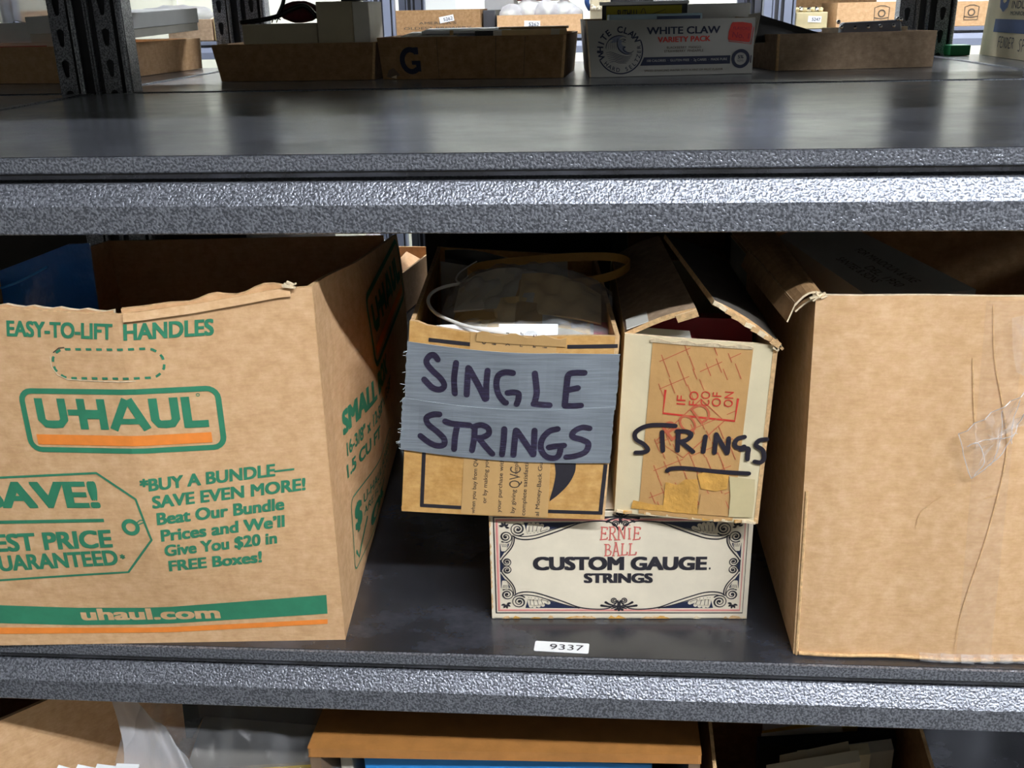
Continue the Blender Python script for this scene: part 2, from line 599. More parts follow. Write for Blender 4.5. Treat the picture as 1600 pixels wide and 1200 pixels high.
# ================================================================== SHELVING
SLOT_P = 0.0381
def keyhole():
    pts = []
    for k in range(9):
        a = math.pi * (-0.1 + 1.2 * k / 8)
        pts.append((0.0052 * math.cos(a), 0.0055 + 0.0052 * math.sin(a)))
    for k in range(7):
        a = math.pi * (1.05 + 0.9 * k / 6)
        pts.append((0.0030 * math.cos(a), -0.0085 + 0.0030 * math.sin(a)))
    return pts

def slotted_face(g, x0, x1, y, z0, z1, holes, dirn=-1, t=0.0018, mat='steel'):
    """flat steel strip facing -y with keyhole slots between holes[0] and holes[1]"""
    w = (x1 - x0) / 2
    cx = (x0 + x1) / 2
    def plain_part(a, b):
        if b > a:
            g.bx(x0, x1, y, y + t, a, b, mat)
    if not holes:
        plain_part(z0, z1)
        return
    n = int((holes[1] - holes[0]) / SLOT_P)
    plain_part(z0, holes[0])
    plain_part(holes[0] + n * SLOT_P, z1)
    hp = keyhole()
    hh = SLOT_P / 2
    angs = sorted([math.atan2(p[1], p[0]) for p in hp] + [math.atan2(b, a) for a in (-w, w) for b in (-hh, hh)])
    def rad_hole(a):
        d = (math.cos(a), math.sin(a))
        best = None
        for i in range(len(hp)):
            p, q = hp[i], hp[(i + 1) % len(hp)]
            ex, ey = q[0] - p[0], q[1] - p[1]
            det = d[0] * -ey + ex * d[1]
            if abs(det) < 1e-12:
                continue
            r_ = (p[0] * -ey + ex * p[1]) / det
            s_ = (d[0] * p[1] - d[1] * p[0]) / det
            if r_ > 0 and -1e-6 <= s_ <= 1 + 1e-6:
                best = r_ if best is None else max(best, r_)
        return best or 0.003
    H, O = [], []
    for a in angs:
        r_ = rad_hole(a)
        H.append((r_ * math.cos(a), r_ * math.sin(a)))
        k = min(w / abs(math.cos(a)) if abs(math.cos(a)) > 1e-9 else 9, hh / abs(math.sin(a)) if abs(math.sin(a)) > 1e-9 else 9)
        O.append((k * math.cos(a), k * math.sin(a)))
    m_ = len(angs)
    for k in range(n):
        zc = holes[0] + (k + .5) * SLOT_P
        vv = [(cx + p[0], y, zc + p[1]) for p in H] + [(cx + p[0], y, zc + p[1]) for p in O] + [(cx + p[0], y + t, zc + p[1]) for p in H]
        ff = []
        for i in range(m_):
            j = (i + 1) % m_
            ff.append((i, m_ + i, m_ + j, j))
            ff.append((i, j, 2 * m_ + j, 2 * m_ + i))
        g.add(vv, ff, mat)

def post_mesh(xs, side, yf, z0, z1, holes, mirror_roll=True):
    """open steel upright beside the seam xs; side +1 lies right of it; front face at yf"""
    g = G('steel')
    def X(a, b):
        return (min(xs + side * a, xs + side * b), max(xs + side * a, xs + side * b))
    if side > 0:
        fa, ra, rc = (.013, .036), (.040, .048), (.001, .011)
    else:
        fa, ra, rc = (.024, .048), (.015, .022), (.001, .012)
    x0, x1 = X(*fa)
    slotted_face(g, x0, x1, yf, z0, z1, holes)
    x0, x1 = X(*ra)                                  # rolled lip
    c = (x0 + x1) / 2
    r_ = (x1 - x0) / 2
    g.tube([(c, yf + r_ * .8, z0), (c, yf + r_ * .8, z1)], r_, 'steel', 10)
    x0, x1 = X(.0005, .003)                          # web along the seam
    g.bx(x0, x1, yf + .004, yf + .036, z0, z1, 'steel')
    x0, x1 = X(.003, .047)
    g.bx(x0, x1, yf + .010, yf + .0118, z0, z1, 'dark_steel')
    x0, x1 = X(.045, .048)
    g.bx(x0, x1, yf + .006, yf + .034, z0, z1, 'steel')
    return g

def beam_profile():
    # (y, z) below the board's top edge, from the front lip down to the hem
    return [(.002, -.0005), (.0, -.0012), (.0, -.0108), (.0008, -.0118), (.012, -.0122), (.013, -.0180), (.0035, -.0196), (.0025, -.0203),
            (-.0060, -.0332), (-.0068, -.0345), (-.0070, -.0540), (-.0060, -.0550), (.004, -.0555), (.004, -.0535)]

def front_beam(x0, x1, y, z, back=False):
    g = G('steel')
    prof = beam_profile()
    n = 6
    vv, ff = [], []
    for i in range(n + 1):
        x = x0 + (x1 - x0) * i / n
        for (a, b) in prof:
            vv.append((x, y - a if back else y + a, z + b))
    m_ = len(prof)
    for i in range(n):
        for k in range(m_ - 1):
            f = (i * m_ + k, (i + 1) * m_ + k, (i + 1) * m_ + k + 1, i * m_ + k + 1)
            ff.append(f if not back else tuple(reversed(f)))
    # orient outward (front of the beam looks to -y)
    g.add(vv, [tuple(reversed(f)) for f in ff], 'steel')
    return g

def shelving(label, xl, xr, y0, y1, zs, post_front=True, post_back=True, holes=None, ztop=1.05, holes_back=None):
    t = thing('shelving_unit', label, 'shelving', ((xl + xr) / 2, (y0 + y1) / 2, -1.26), None)
    for z in zs:
        g = G()
        g.bx(xl + .005, xr - .005, y0 + .0022, y1 - .0022, z - .016, z, 'deck')
        g.build('shelf_board', t)
        front_beam(xl + .004, xr - .004, y0, z).build('front_beam', t)
        front_beam(xl + .004, xr - .004, y1, z, True).build('back_beam', t)
        for xa in (xl + .0015, xr - .0040):
            g = G(); g.bx(xa, xa + .0025, y0 + .004, y1 - .004, z - .05, z + .0012, 'steel'); g.build('side_beam', t)
    for (yf, on, hs) in ((y0 - .002, post_front, holes), (y1 + .002, post_back, holes_back)):
        if on:
            post_mesh(xl, 1, yf, -1.26, ztop, hs).build('post', t)
            post_mesh(xr, -1, yf, -1.26, ztop, hs).build('post', t)
    return t

XL, XR, BW = -.651, .584, 1.235
ZS = (-.83, -.414, 0.0, .414, .715)
HOL = (.388, .70)
shelving('dark grey steel shelving unit holding the hand-lettered string boxes', XL, XR, 0, .598, ZS, True, False)
shelving('dark steel shelving unit at the left edge, just beyond the slotted double post', XL - BW, XL, 0, .598, ZS, True, False)
shelving('dark steel shelving unit behind the near one, carrying the row of cut-down trays', XL, XR, .622, 1.215, ZS, True, True, HOL, holes_back=HOL)
shelving('dark steel shelving unit at back left, under the tray with white lidded boxes', XL - BW, XL, .622, 1.215, ZS, True, True, HOL, holes_back=HOL)
shelving('dark steel shelving unit at back right, under the carton with the blue band', XR, XR + BW, .622, 1.215, ZS, True, True, HOL, holes_back=HOL)
ZF = .428
shelving('grey shelving unit across the rear aisle, carrying the numbered boxes', XL - .02, XL - .02 + BW, 2.6, 3.2, (-.39, .02, ZF, .84), True, True, None)
shelving('grey shelving unit across the rear aisle, at the far left', XL - .02 - BW, XL - .02, 2.6, 3.2, (-.39, .02, ZF, .84), True, True, None)
shelving('grey shelving unit across the rear aisle, at the far right', XL - .02 + BW, XL - .02 + 2 * BW, 2.6, 3.2, (-.39, .02, ZF, .84), True, True, None)

# ================================================================== NEAR SHELF: THE MOVING BOX
UA = .0753
E_ = Vector((math.cos(UA), math.sin(UA), 0))
N_ = Vector((-math.sin(UA), math.cos(UA), 0))
FR = Vector((-.2096, .0169, 0))
W_, D_ = .3207, .416
def sm(x):
    x = max(0., min(1., x))
    return x * x * (3 - 2 * x)
def uh_front(u, v):
    t = max(0, 1 - abs(u - .176) / .165)
    t = min(t, .985) * 1.0
    s = sm(v / .12)
    return FR + E_ * (u - W_) + Vector((0, 0, v)) - N_ * .015 * t * s
UT = [(0., .306), (.0857, .3038), (.131, .3013), (.160, .2998), (.176, .2994), (.192, .3003), (.2317, .3042), (.27, .3095), (.296, .3135), (.3207, .3145)]
def interp(tab, x):
    for (a, p), (b, q) in zip(tab, tab[1:]):
        if x <= b:
            return p + (q - p) * max(0, (x - a)) / (b - a)
    return tab[-1][1]
def uh_side(s, v):
    b = .021 * sm((s - .03) / .13) * max(1e-9, math.sin(math.pi * min(.999, max(0, v) / .335))) ** .7
    return FR + N_ * s + E_ * b + Vector((0, 0, v))
mb = thing('moving_box', 'big brown moving box with green and orange rental lettering, open at the top', 'box', FR + E_ * (-W_ / 2) + N_ * (D_ / 2))
g = G('kraft')
us = sorted(set([round(x, 4) for x in lsp(0, W_, 30)] + [.176]))
g.sheet(lambda u, t: uh_front(u, t * interp(UT, u)), us, lsp(0, 1, 28), .004, 'kraft', 'kraft', 'kraft_cut')
def stop_(s):
    return .3145 - .05 * s / D_
g.sheet(lambda s, t: uh_side(s, t * stop_(s)), lsp(0, D_, 24), lsp(0, 1, 20), .004, 'kraft', 'kraft', 'kraft_cut')
BR, BL, FL = FR + N_ * D_, FR + N_ * D_ - E_ * W_, FR - E_ * W_
Z = lambda p, z: Vector((p[0], p[1], z))
g.sheet(quad(BR, BL, Z(BR, .264), Z(BL, .264)), [0, .5, 1], [0, .5, 1], .004, 'kraft', 'kraft', 'kraft_cut')
g.sheet(quad(BL, FL, Z(BL, .264), Z(FL, .306)), [0, .5, 1], [0, .5, 1], .004, 'kraft', 'kraft', 'kraft_cut')
g.hexa([FL + Vector((0, 0, .0005)), FR + Vector((0, 0, .0005)), BR + Vector((0, 0, .0005)), BL + Vector((0, 0, .0005))], [Z(FL, .004), Z(FR, .004), Z(BR, .004), Z(BL, .004)], 'kraft')
p = Press(g, uh_front, .0004, .012)
gr = 'green'
p.text('EASY-TO-LIFT', .0870, .1700, .2822, .0125, gr, .040, .14, -.026)
p.text('HANDLES', .1782, .2448, .2792, .0128, gr, .040, .14, .018)
# dashed handle cut-out
hc = []
hx0, hx1, hy0, hy1, hr = .1195, .2055, .2488, .2722, .0117
for a in lsp(0, 1, 14): hc.append((hx0 + hr + (hx1 - hx0 - 2 * hr) * a, hy1))
for a in lsp(90, -90, 8): hc.append((hx1 - hr + hr * math.cos(R(a)), (hy0 + hy1) / 2 + hr * math.sin(R(a))))
for a in lsp(1, 0, 14): hc.append((hx0 + hr + (hx1 - hx0 - 2 * hr) * a, hy0))
for a in lsp(270, 90, 8): hc.append((hx0 + hr + hr * math.cos(R(a)), (hy0 + hy1) / 2 + hr * math.sin(R(a))))
dense = []
for a, b in zip(hc, hc[1:]):
    for k in range(6):
        dense.append((a[0] + (b[0] - a[0]) * k / 6, a[1] + (b[1] - a[1]) * k / 6))
acc, cur, on = 0., [], True
for a, b in zip(dense, dense[1:]):
    acc += math.hypot(b[0] - a[0], b[1] - a[1])
    if on: cur.append(a)
    if acc > (.0042 if on else .0034):
        if on and len(cur) > 1: p.line(cur + [b], .0019, gr, cap=False)
        cur, on, acc = [], not on, 0.
p.line([(hx0 - .0012, .266), (hx0 - .0016, .258), (hx0 + .002, .2515), (hx0 + .009, .2478), (.150, .2466), (.170, .2462), (.182, .2466)], .0007, 'fibre')
p.line([(hx0 + .002, .2695), (hx0 + .007, .2731), (hx0 + .011, .2735)], .0009, 'ink_grey')
# logo frame
def rrect(u0, v0, u1, v1, r, n=5):
    pts = []
    for cx, cy, a0 in ((u1 - r, v1 - r, 0), (u0 + r, v1 - r, 90), (u0 + r, v0 + r, 180), (u1 - r, v0 + r, 270)):
        for k in range(n + 1):
            a = R(a0 + 90 * k / n)
            pts.append((cx + r * math.cos(a), cy + r * math.sin(a)))
    return pts
def dens(pts, L=.01, closed=True):
    out = []
    n = len(pts)
    for i in range(n if closed else n - 1):
        a, b = pts[i], pts[(i + 1) % n]
        k = max(1, int(math.hypot(b[0] - a[0], b[1] - a[1]) / L))
        out += [(a[0] + (b[0] - a[0]) * j / k, a[1] + (b[1] - a[1]) * j / k) for j in range(k)]
    if not closed: out.append(pts[-1])
    return out
p.line(dens(rrect(.0885, .1882, .2418, .2378, .0085)), .0044, gr, closed=True)
def logo(p, u0, v0, u1, v1, mat):
    w, h = u1 - u0, v1 - v0
    t = .0066 * w / .136
    U = lambda x: u0 + x * w
    V_ = lambda y: v0 + y * h
    th = .30
    def L(pts, ww): p.line(dens([(U(a), V_(b)) for a, b in pts], .01, False), ww, mat, cap=False)
    L([(.035, 1), (.035, .30), (.06, .16), (.10, .145), (.145, .16), (.17, .30), (.17, 1)], t)
    L([(.20, .55), (.40, .55)], t * .75)
    L([(.285, 1), (.285, 0)], t); L([(.405, 1), (.405, 0)], t)
    L([(.285, .45), (.405, .45)], t * .8)
    L([(.46, 0), (.555, 1)], t); L([(.655, 0), (.570, 1)], t); L([(.50, .28), (.62, .28)], t * .7)
    L([(.705, 1), (.705, .30), (.725, .16), (.76, .145), (.80, .16), (.82, .30), (.82, 1)], t)
    L([(.885, 1), (.885, 0)], t); L([(.865, .10), (1.0, .10)], t * .9)
logo(p, .0968, .2062, .2322, .2318, gr)
p.line([(.2268 + .0012 * math.cos(a * .7), .2330 + .0012 * math.sin(a * .7)) for a in range(9)], .0006, gr, closed=True)
p.rect(.0945, .1925, .2330, .2012, 'orange')
# price tag
p.line(dens([(-.0, .1595), (.0557, .1625), (.1378, .1685), (.1666, .146), (.1740, .1090), (.1480, .0762), (.036, .066), (0, .064)], .012, False), .0019, gr)
p.text('SAVE!', .0360, .1366, .1345, .0235, gr, .042, .0, .03)
p.line(dens([(.0, .1195), (.1370, .1262)], .01, False), .0030, gr, cap=False)
p.text('BEST PRICE', .0250, .1405, .0925, .0165, gr, .040, .12, .075)
p.text('GUARANTEED', .0240, .1420, .0735, .0150, gr, .040, .12, .085)
p.text('*', .1440, .1485, .0865, .0075, gr, .03)
p.line([(.1585 + .0058 * math.cos(a * math.pi / 10), .1205 + .0058 * math.sin(a * math.pi / 10)) for a in range(20)], .0036, gr, closed=True)
p.line(cr([(.1630, .1235), (.1672, .1270), (.1700, .1268)], 4), .0010, gr)
p.line(cr([(.1632, .1215), (.1675, .1240), (.1705, .1248), (.1712, .1215)], 4), .0010, gr)
rot = .072
for i, (txt, a, b, v) in enumerate([('*BUY A BUNDLE\u2014', .1715, .2935, .1525), ('SAVE EVEN MORE!', .1790, .3010, .1375), ('Beat Our Bundle', .1805, .2825, .1225),
                                    ('Prices and We\u2019ll', .1815, .2812, .1070), ('Give You $20 in', .1820, .2735, .0925), ('FREE Boxes!', .1825, .2590, .0770)]):
    p.text(txt, a, b, v, .0108, gr, .040, .16, rot if i < 5 else .06)
# web band
p.poly([(0, .0236), (.026, .0231), (.0917, .0203), (.149, .0200), (.176, .0208), (.3077, .0273), (.3084, .0461), (.176, .0388), (.1525, .0379), (.0953, .0383), (.0297, .0412), (0, .0420)], gr)
p.layer = 3
p.text('uhaul.com', .0975, .2165, .0252, .0122, 'kraft', .040)
p.layer = 1
p.poly([(0, .0128), (.0236, .0121), (.1475, .0112), (.176, .0113), (.3068, .0169), (.3072, .0215), (.176, .0168), (.1484, .0165), (.025, .0186), (0, .0190)], 'orange')
# right side printing
q = Press(g, uh_side, .0004, .014)
q.text('SMALL BOX', .056, .215, .1665, .0215, gr, .06, .05)
q.text('16-3/8" x 12-5/8" x 12-5/8"', .062, .235, .1450, .0125, gr, .03)
q.text('1.5 CU FT', .058, .150, .1255, .0125, gr, .04)
q.line(dens(rrect(.150, .1955, .400, .262, .012)), .0055, gr, closed=True)
logo(q, .165, .222, .385, .250, gr)
q.rect(.16, .203, .39, .212, 'orange')
q.line(dens(rrect(.062, .030, .230, .1025, .008)), .0016, gr, closed=True)
q.text('$', .070, .090, .066, .026, gr, .05)
q.text('U-HAUL BOXES', .095, .220, .082, .010, gr, .02)
q.text('ARE FOR GOOD', .095, .220, .069, .008, gr, .01)
q.text('OK', .12, .20, .040, .022, gr, .05)
q.line([(.070, .046), (.078, .036), (.105, .062)], .004, gr)
g.build('box_body', mb)
# the folded front flap, its torn edge standing a little above the front
g = G('kraft')
def fl(u, t):
    v = interp(UT, u) - .040 + t * (.0430 + .0022 * math.sin(u * 160) * sm((u - .2) * 20))
    return uh_front(u, v) + N_ * (.0075 - .003 * t)
g.sheet(fl, lsp(.178, .306, 18), lsp(0, 1, 5), .0035, 'kraft', 'kraft', 'kraft_cut')
g.sheet(lambda u, t: uh_front(u, interp(UT, u) - .0055 + t * .0062) - N_ * (.0012 + .0016 * (1 - t)), lsp(.181, .305, 18), lsp(0, 1, 2), .0012, 'kraft_pale', 'kraft', 'fibre')
g.build('front_flap', mb)
g = G('kraft')
g.sheet(lambda u, t: uh_front(u, interp(UT, u) - .05 + t * .0512 + .0009 * math.sin(u * 300)) + N_ * .0052, lsp(.004, .172, 24), lsp(0, 1, 4), .0035, 'kraft', 'kraft', 'fibre')
g.build('front_flap', mb)
g = G('fibre'); rg = random.Random(3)
for k in range(7):
    c = uh_front(.302 + .006 * rg.random(), .316 + .003 * rg.random()) - N_ * .003
    g.box(c, (.005 * rg.uniform(.6, 1.6), .003, .0012), 'fibre', Matrix.Rotation(rg.uniform(-.5, .8), 3, 'Y'))
g.build('torn_corner', mb)

# blue plastic sheet standing in the moving box
g = G('blue_plastic')
def bluef(u, v):
    top = .2905 + .0245 * min(1, max(0, u) * 1.25)
    return Vector((-.519 + .087 * u, .100 - .006 * math.sin(u * 3) + .02 * v - .012 * (1 - v) * (1 - u), .010 + top * v))
g.sheet(bluef, lsp(0, 1, 10), lsp(0, 1, 8), .003, 'blue_plastic')
g.tube(cr([(-.518, .1165, .286), (-.495, .1140, .294), (-.470, .1120, .306)], 5), .0011, 'blue_bright', 6)  # brighter blue line is a highlight put into the colour
tag(g.build('plastic_folder', smooth=False, loc=(-.475, .1, .01)), 'blue plastic folder standing inside the green-lettered moving box', 'folder')

# ================================================================== THE STRING CARTON AT THE BOTTOM
EB0, EB1 = Vector((-.086, .054, 0)), Vector((.138, .064, 0))
ED = Vector((-.012, .27, 0))
HE = .1075
def eb_front(u, v):
    return EB0 + (EB1 - EB0) * (u / .224) + Vector((0, 0, v))
sc_ = thing('string_carton', 'low cream printed carton with black scroll border, under the two lettered boxes', 'box', (EB0 + EB1 + ED) / 2)
g = G('aged_white')
up3 = Vector((0, 0, HE))
z0 = Vector((0, 0, .0006))
g.sheet(lambda u, v: eb_front(u * .224, v * (HE - .0006) + .0006), lsp(0, 1, 8), lsp(0, 1, 4), .002, 'aged_white')
g.sheet(quad(EB1 + z0, EB1 + ED + z0, EB1 + up3, EB1 + ED + up3), [0, 1], [0, 1], .002, 'aged_white')
g.sheet(quad(EB1 + ED + z0, EB0 + ED + z0, EB1 + ED + up3, EB0 + ED + up3), [0, 1], [0, 1], .002, 'aged_white')
g.sheet(quad(EB0 + ED + z0, EB0 + z0, EB0 + ED + up3, EB0 + up3), [0, 1], [0, 1], .002, 'aged_white')
g.hexa([EB0 + z0, EB1 + z0, EB1 + ED + z0, EB0 + ED + z0], [EB0 + z0 * 3, EB1 + z0 * 3, EB1 + ED + z0 * 3, EB0 + ED + z0 * 3], 'aged_white')
p = Press(g, eb_front, .0002, .05)
CX = .1119
CY = .0540
def eb(cx, cy):
    return ((cx / 6.859 - 8) / 1790, (167 - cy / 6.859) / 1560)
def frame(u, v, w, mat):
    p.line([(u, v), (.2238 - u, v), (.2238 - u, .108 - v), (u, .108 - v)], w, mat, cap=False)
    p.line([(u, .108 - v + w / 2), (u, v - w / 2)], w, mat, cap=False)
frame(.0040, .0064, .0011, 'ink')
frame(.0066, .0092, .0022, 'ink_pink')
p.layer = 2
frame(.0064, .0089, .0005, 'ink_fade')
p.layer = 1
def quads(pts):
    """the four mirrored copies of a traced lower-left figure"""
    Q = [eb(*a) for a in pts]
    yield Q
    yield [(2 * CX - a, b) for a, b in Q]
    yield [(a, 2 * CY - b) for a, b in Q]
    yield [(2 * CX - a, 2 * CY - b) for a, b in Q]
def Q4l(pts, w, mat, k=5, taper=False):
    for Q in quads(pts):
        c = cr(Q, k)
        n = len(c)
        p.line(c, [w * (.35 + .65 * math.sin(math.pi * i / (n - 1))) for i in range(n)] if taper else w, mat)
def Q4p(pts, mat):
    for Q in quads(pts):
        p.poly(Q, mat)
Q4p([(420, 1022), (455, 905), (560, 915), (700, 950), (860, 990), (1045, 1026)], 'ink_navy')
Q4p([(160, 640), (175, 660), (215, 720), (255, 780), (262, 805), (163, 805)], 'ink_navy')
Q4p([(158, 500), (160, 600), (175, 590), (205, 555), (185, 530), (170, 505)], 'ink_navy')
for i, (a, b) in enumerate([((480, 1000), (470, 925)), ((520, 1005), (505, 925)), ((565, 1000), (545, 930)), ((610, 990), (590, 935)), ((670, 965), (590, 925))]):
    p.layer = 2
    Q4l([b, ((a[0] + b[0]) / 2 - 6, (a[1] + b[1]) / 2), a], .0036, 'aged_white', 4)
    p.layer = 3
    Q4l([(b[0] + 4, b[1] + 4), (a[0] - 4, a[1] - 16)], .0005, 'ink', 3)
for a in range(4):
    p.layer = 2
    Q4l([(180 + 18 * a, 805), (185 + 12 * a, 770 - 6 * a), (188 + 8 * a, 735)], .0022, 'aged_white', 3)
    p.layer = 3
    Q4l([(186 + 18 * a, 800), (191 + 12 * a, 770)], .0004, 'ink', 3)
p.layer = 2
Q4l([(300, 885), (350, 858), (430, 846), (540, 858), (680, 900), (840, 955), (980, 1008), (1100, 1030), (1240, 1036), (1330, 1020), (1390, 975), (1408, 945)], .0012, 'ink', 6)
Q4l([(345, 888), (420, 878), (540, 892), (690, 938), (860, 990), (1000, 1024)], .0009, 'ink', 5)
Q4l([(316, 880), (312, 820), (285, 760), (235, 700), (185, 645), (168, 605)], .0011, 'ink', 5)
Q4l([(296, 870), (290, 815), (262, 765), (215, 715)], .0008, 'ink', 4)
for (cx, cy, r_, tn, a0, cw) in ((355, 955, 78, 2.3, 0.8, 1), (228, 875, 68, 2.2, 2.2, -1), (232, 610, 50, 1.9, 2.6, -1)):
    c = eb(cx, cy)
    ru = r_ / 6.859 / 1700
    for mx in (1, -1):
        for my in (1, -1):
            cc = (c[0] if mx > 0 else 2 * CX - c[0], c[1] if my > 0 else 2 * CY - c[1])
            sp = [(cc[0] + mx * (a - c[0]), cc[1] + my * (b - c[1])) for a, b in spiral(c, ru, tn, a0, cw, 44)]
            p.line(sp, [.0011 + .0004 * math.sin(i * .3) for i in range(len(sp))], 'ink')
            p.line([(cc[0] - .0001, cc[1]), (cc[0] + .0001, cc[1])], .0018, 'ink')
for a in range(5):
    th = R(200 + a * 42)
    Q4l([(212 + 14 * math.cos(th), 975 - 14 * math.sin(th)), (212 + 52 * math.cos(th), 975 - 52 * math.sin(th))], .0021, 'ink', 3, True)
# palmette top and bottom centre
for my in (1, -1):
    V2 = lambda a: (a[0], a[1] if my > 0 else .1145 - a[1])
    for sx in (1, -1):
        def X2(cx, cy):
            e = eb(cx, cy)
            return V2((CX + sx * (e[0] - eb(1412, 0)[0]), e[1]))
        p.line([X2(*a) for a in [(1412 - 52 + 40 * math.cos(t_ * .35) * (1 - t_ / 40), 938 + 34 * math.sin(t_ * .35) * (1 - t_ / 40)) for t_ in range(34)]], .0010, 'ink')
        for (a, b, c) in (((1225, 995), (1300, 1006), (1390, 1010)), ((1270, 960), (1320, 985), (1395, 1000)), ((1408, 960), (1395, 1005), (1330, 1030)), ((1412, 1045), (1400, 1020), (1412, 990)), ((1375, 1042), (1398, 1025), (1410, 1000))):
            cc = cr([X2(*a), X2(*b), X2(*c)], 5)
            p.line(cc, [.0008 + .0016 * (1 - i / (len(cc) - 1)) for i in range(len(cc))], 'ink')
p.text('CUSTOM GAUGE', .0370, .1868, .0498, .0132, 'ink', .055)
p.text('.', .1885, .1900, .0503, .0110, 'ink', .02)
p.text('STRINGS', .0810, .1408, .0370, .0096, 'ink', .055)
# crooked slab letters of the maker's name
def slab(u, v, w, h, strokes, mat, t=.0011):
    for s_ in strokes:
        p.line([(u + a * w, v + b * h) for a, b in s_], t, mat, cap=False)
SL = {'E': [[(.2, 0), (.3, 1)], [(0, 0), (.95, .06)], [(.1, 1), (1, .95)], [(.25, .52), (.75, .5)], [(.95, .06), (.98, .22)], [(1, .95), (.95, .78)], [(.75, .62), (.75, .4)]],
      'R': [[(.2, 0), (.25, 1)], [(0, 0), (.45, 0)], [(.05, 1), (.65, 1), (.85, .85), (.8, .62), (.55, .5), (.22, .5)], [(.5, .5), (.95, 0)], [(.75, 0), (1.1, .02)]],
      'N': [[(.15, .0), (.2, 1)], [(.2, 1), (.8, .05)], [(.8, .05), (.85, 1.05)], [(0, 0), (.35, 0)], [(.65, 1.05), (1.05, 1.05)], [(0, 1), (.25, 1)]],
      'I': [[(.5, 0), (.5, .8)], [(.2, 0), (.8, 0)], [(.2, .8), (.8, .8)], [(.45, 1.05), (.55, 1.12)]],
      'B': [[(.2, 0), (.25, 1)], [(0, 1), (.6, .98), (.8, .82), (.7, .6), (.25, .52)], [(.6, .55), (.95, .35), (.85, .08), (.5, 0), (0, 0)]],
      'A': [[(.15, 0), (.5, 1.15)], [(.5, 1.15), (.85, 0)], [(.28, .38), (.72, .38)], [(0, 0), (.35, 0)], [(.68, 0), (1.05, 0)], [(.3, 1.15), (.6, 1.15)]],
      'L': [[(.25, 0), (.3, 1)], [(.1, 1), (.5, 1)], [(0, 0), (.95, .05)], [(.95, .05), (1, .3)]]}
x = .0945
for ch, w in zip('ERNIE', (.0065, .0068, .0075, .0040, .0064)):
    slab(x, .0795 + (.0008 if ch == 'I' else 0), w, .0125, SL[ch], 'ink_fade'); x += w + .0008
x = .0985
for ch, w in zip('BALL', (.0062, .0068, .0060, .0072)):
    slab(x, .0640 + (.0005 if ch == 'L' else 0), w, .0112, SL[ch], 'ink_fade'); x += w + .0004
# worn lower edge
rg = random.Random(5)
for k in range(26):
    u = rg.uniform(.004, .22)
    w = rg.uniform(.003, .014)
    p.poly([(u, .0006), (u + w, .0006), (u + w * .8, .0018 + .0016 * rg.random()), (u + w * .35, .0022 + .0018 * rg.random())], rg.choice(['amber_tape', 'kraft_cut', 'fibre']))
for k in range(16):
    v = rg.uniform(.004, .10)
    p.poly([(.0, v), (.0016, v + .003), (.0005, v + .007)], 'kraft_cut')
g.build('carton_body', sc_)
g = G('aged_white')
g.hexa([EB0 + up3 - Vector((.0004, .0004, .0016)), EB1 + up3 + Vector((.0004, -.0004, -.0016)), EB1 + ED + up3 - z0 * 2, EB0 + ED + up3 - z0 * 2], [EB0 + up3, EB1 + up3, EB1 + ED + up3, EB0 + ED + up3], 'aged_white')
g.build('lid', sc_)

# ================================================================== THE BOX WITH DUCT TAPE
TB = .1081
S_BL, S_BR = Vector((-.160, .050, TB)), Vector((.012, .041, TB))
S_TL, S_TR = Vector((-.1435, .050, .276)), Vector((.022, .041, .268))
SD = Vector((-.018, .268, 0))
SW, SH = .170, .164
_ssq = quad(S_BL, S_BR, S_TL, S_TR, SW, SH)
def ss_front(u, v):
    return _ssq(u, v) + Vector((0, -.004 * math.sin(math.pi * max(0, min(1, u / SW))) * (.4 + .6 * v / SH), 0))
def ss_top(u):
    return SH - .0055 * math.exp(-((u - .075) / .05) ** 2) + (.002 if u < .01 else 0)
sb = thing('cardboard_box', 'open tan cardboard box with grey duct tape lettered SINGLE STRINGS', 'box', (S_BL + S_BR + SD) / 2)
g = G('kraft_gold')
g.sheet(lambda u, t: ss_front(u, t * ss_top(u)), lsp(0, SW, 24), lsp(0, 1, 8), .0035, 'kraft_gold', 'kraft_gold', 'kraft_cut')
SBL, SBR = S_BL + SD, S_BR + SD
STL, STR = S_TL + SD + Vector((.001, 0, .0)), S_TR + SD + Vector((0, 0, .0))
g.sheet(quad(S_BR, SBR, S_TR, STR), [0, .5, 1], [0, .5, 1], .0035, 'kraft_gold', 'kraft_gold', 'kraft_cut')
g.sheet(quad(SBR, SBL, STR, STL), [0, .5, 1], [0, .5, 1], .0035, 'kraft_gold', 'kraft_gold', 'kraft_cut')
g.sheet(quad(SBL, S_BL, STL, S_TL), [0, .5, 1], [0, .5, 1], .0035, 'kraft_gold', 'kraft_gold', 'kraft_cut')
g.hexa([S_BL, S_BR, SBR, SBL], [a + Vector((0, 0, .004)) for a in (S_BL, S_BR, SBR, SBL)], 'kraft_gold')
p = Press(g, ss_front, .0003, .02)
fw_ = .0032
p.line([(.0170, .060), (.0172, .0060)], fw_, 'ink', cap=False)
p.line([(.0158, .0066), (.168, .0066)], fw_, 'ink', cap=False)
p.line([(.1662, .0052), (.1672, .052)], fw_, 'ink', cap=False)
p.line([(.0165, .1515), (.0535, .1505)], fw_, 'ink', cap=False)
p.line([(.1290, .1535), (.1690, .1560)], fw_, 'ink', cap=False)
p.poly([(.1255, .0530)] + cr([(.1430, .0530), (.1428, .044), (.1385, .033), (.1310, .0230), (.1238, .0160)], 5) + cr([(.1240, .0185), (.1262, .030), (.1272, .042), (.1255, .0530)], 4)[:-1], 'ink')
g.build('box_body', sb)
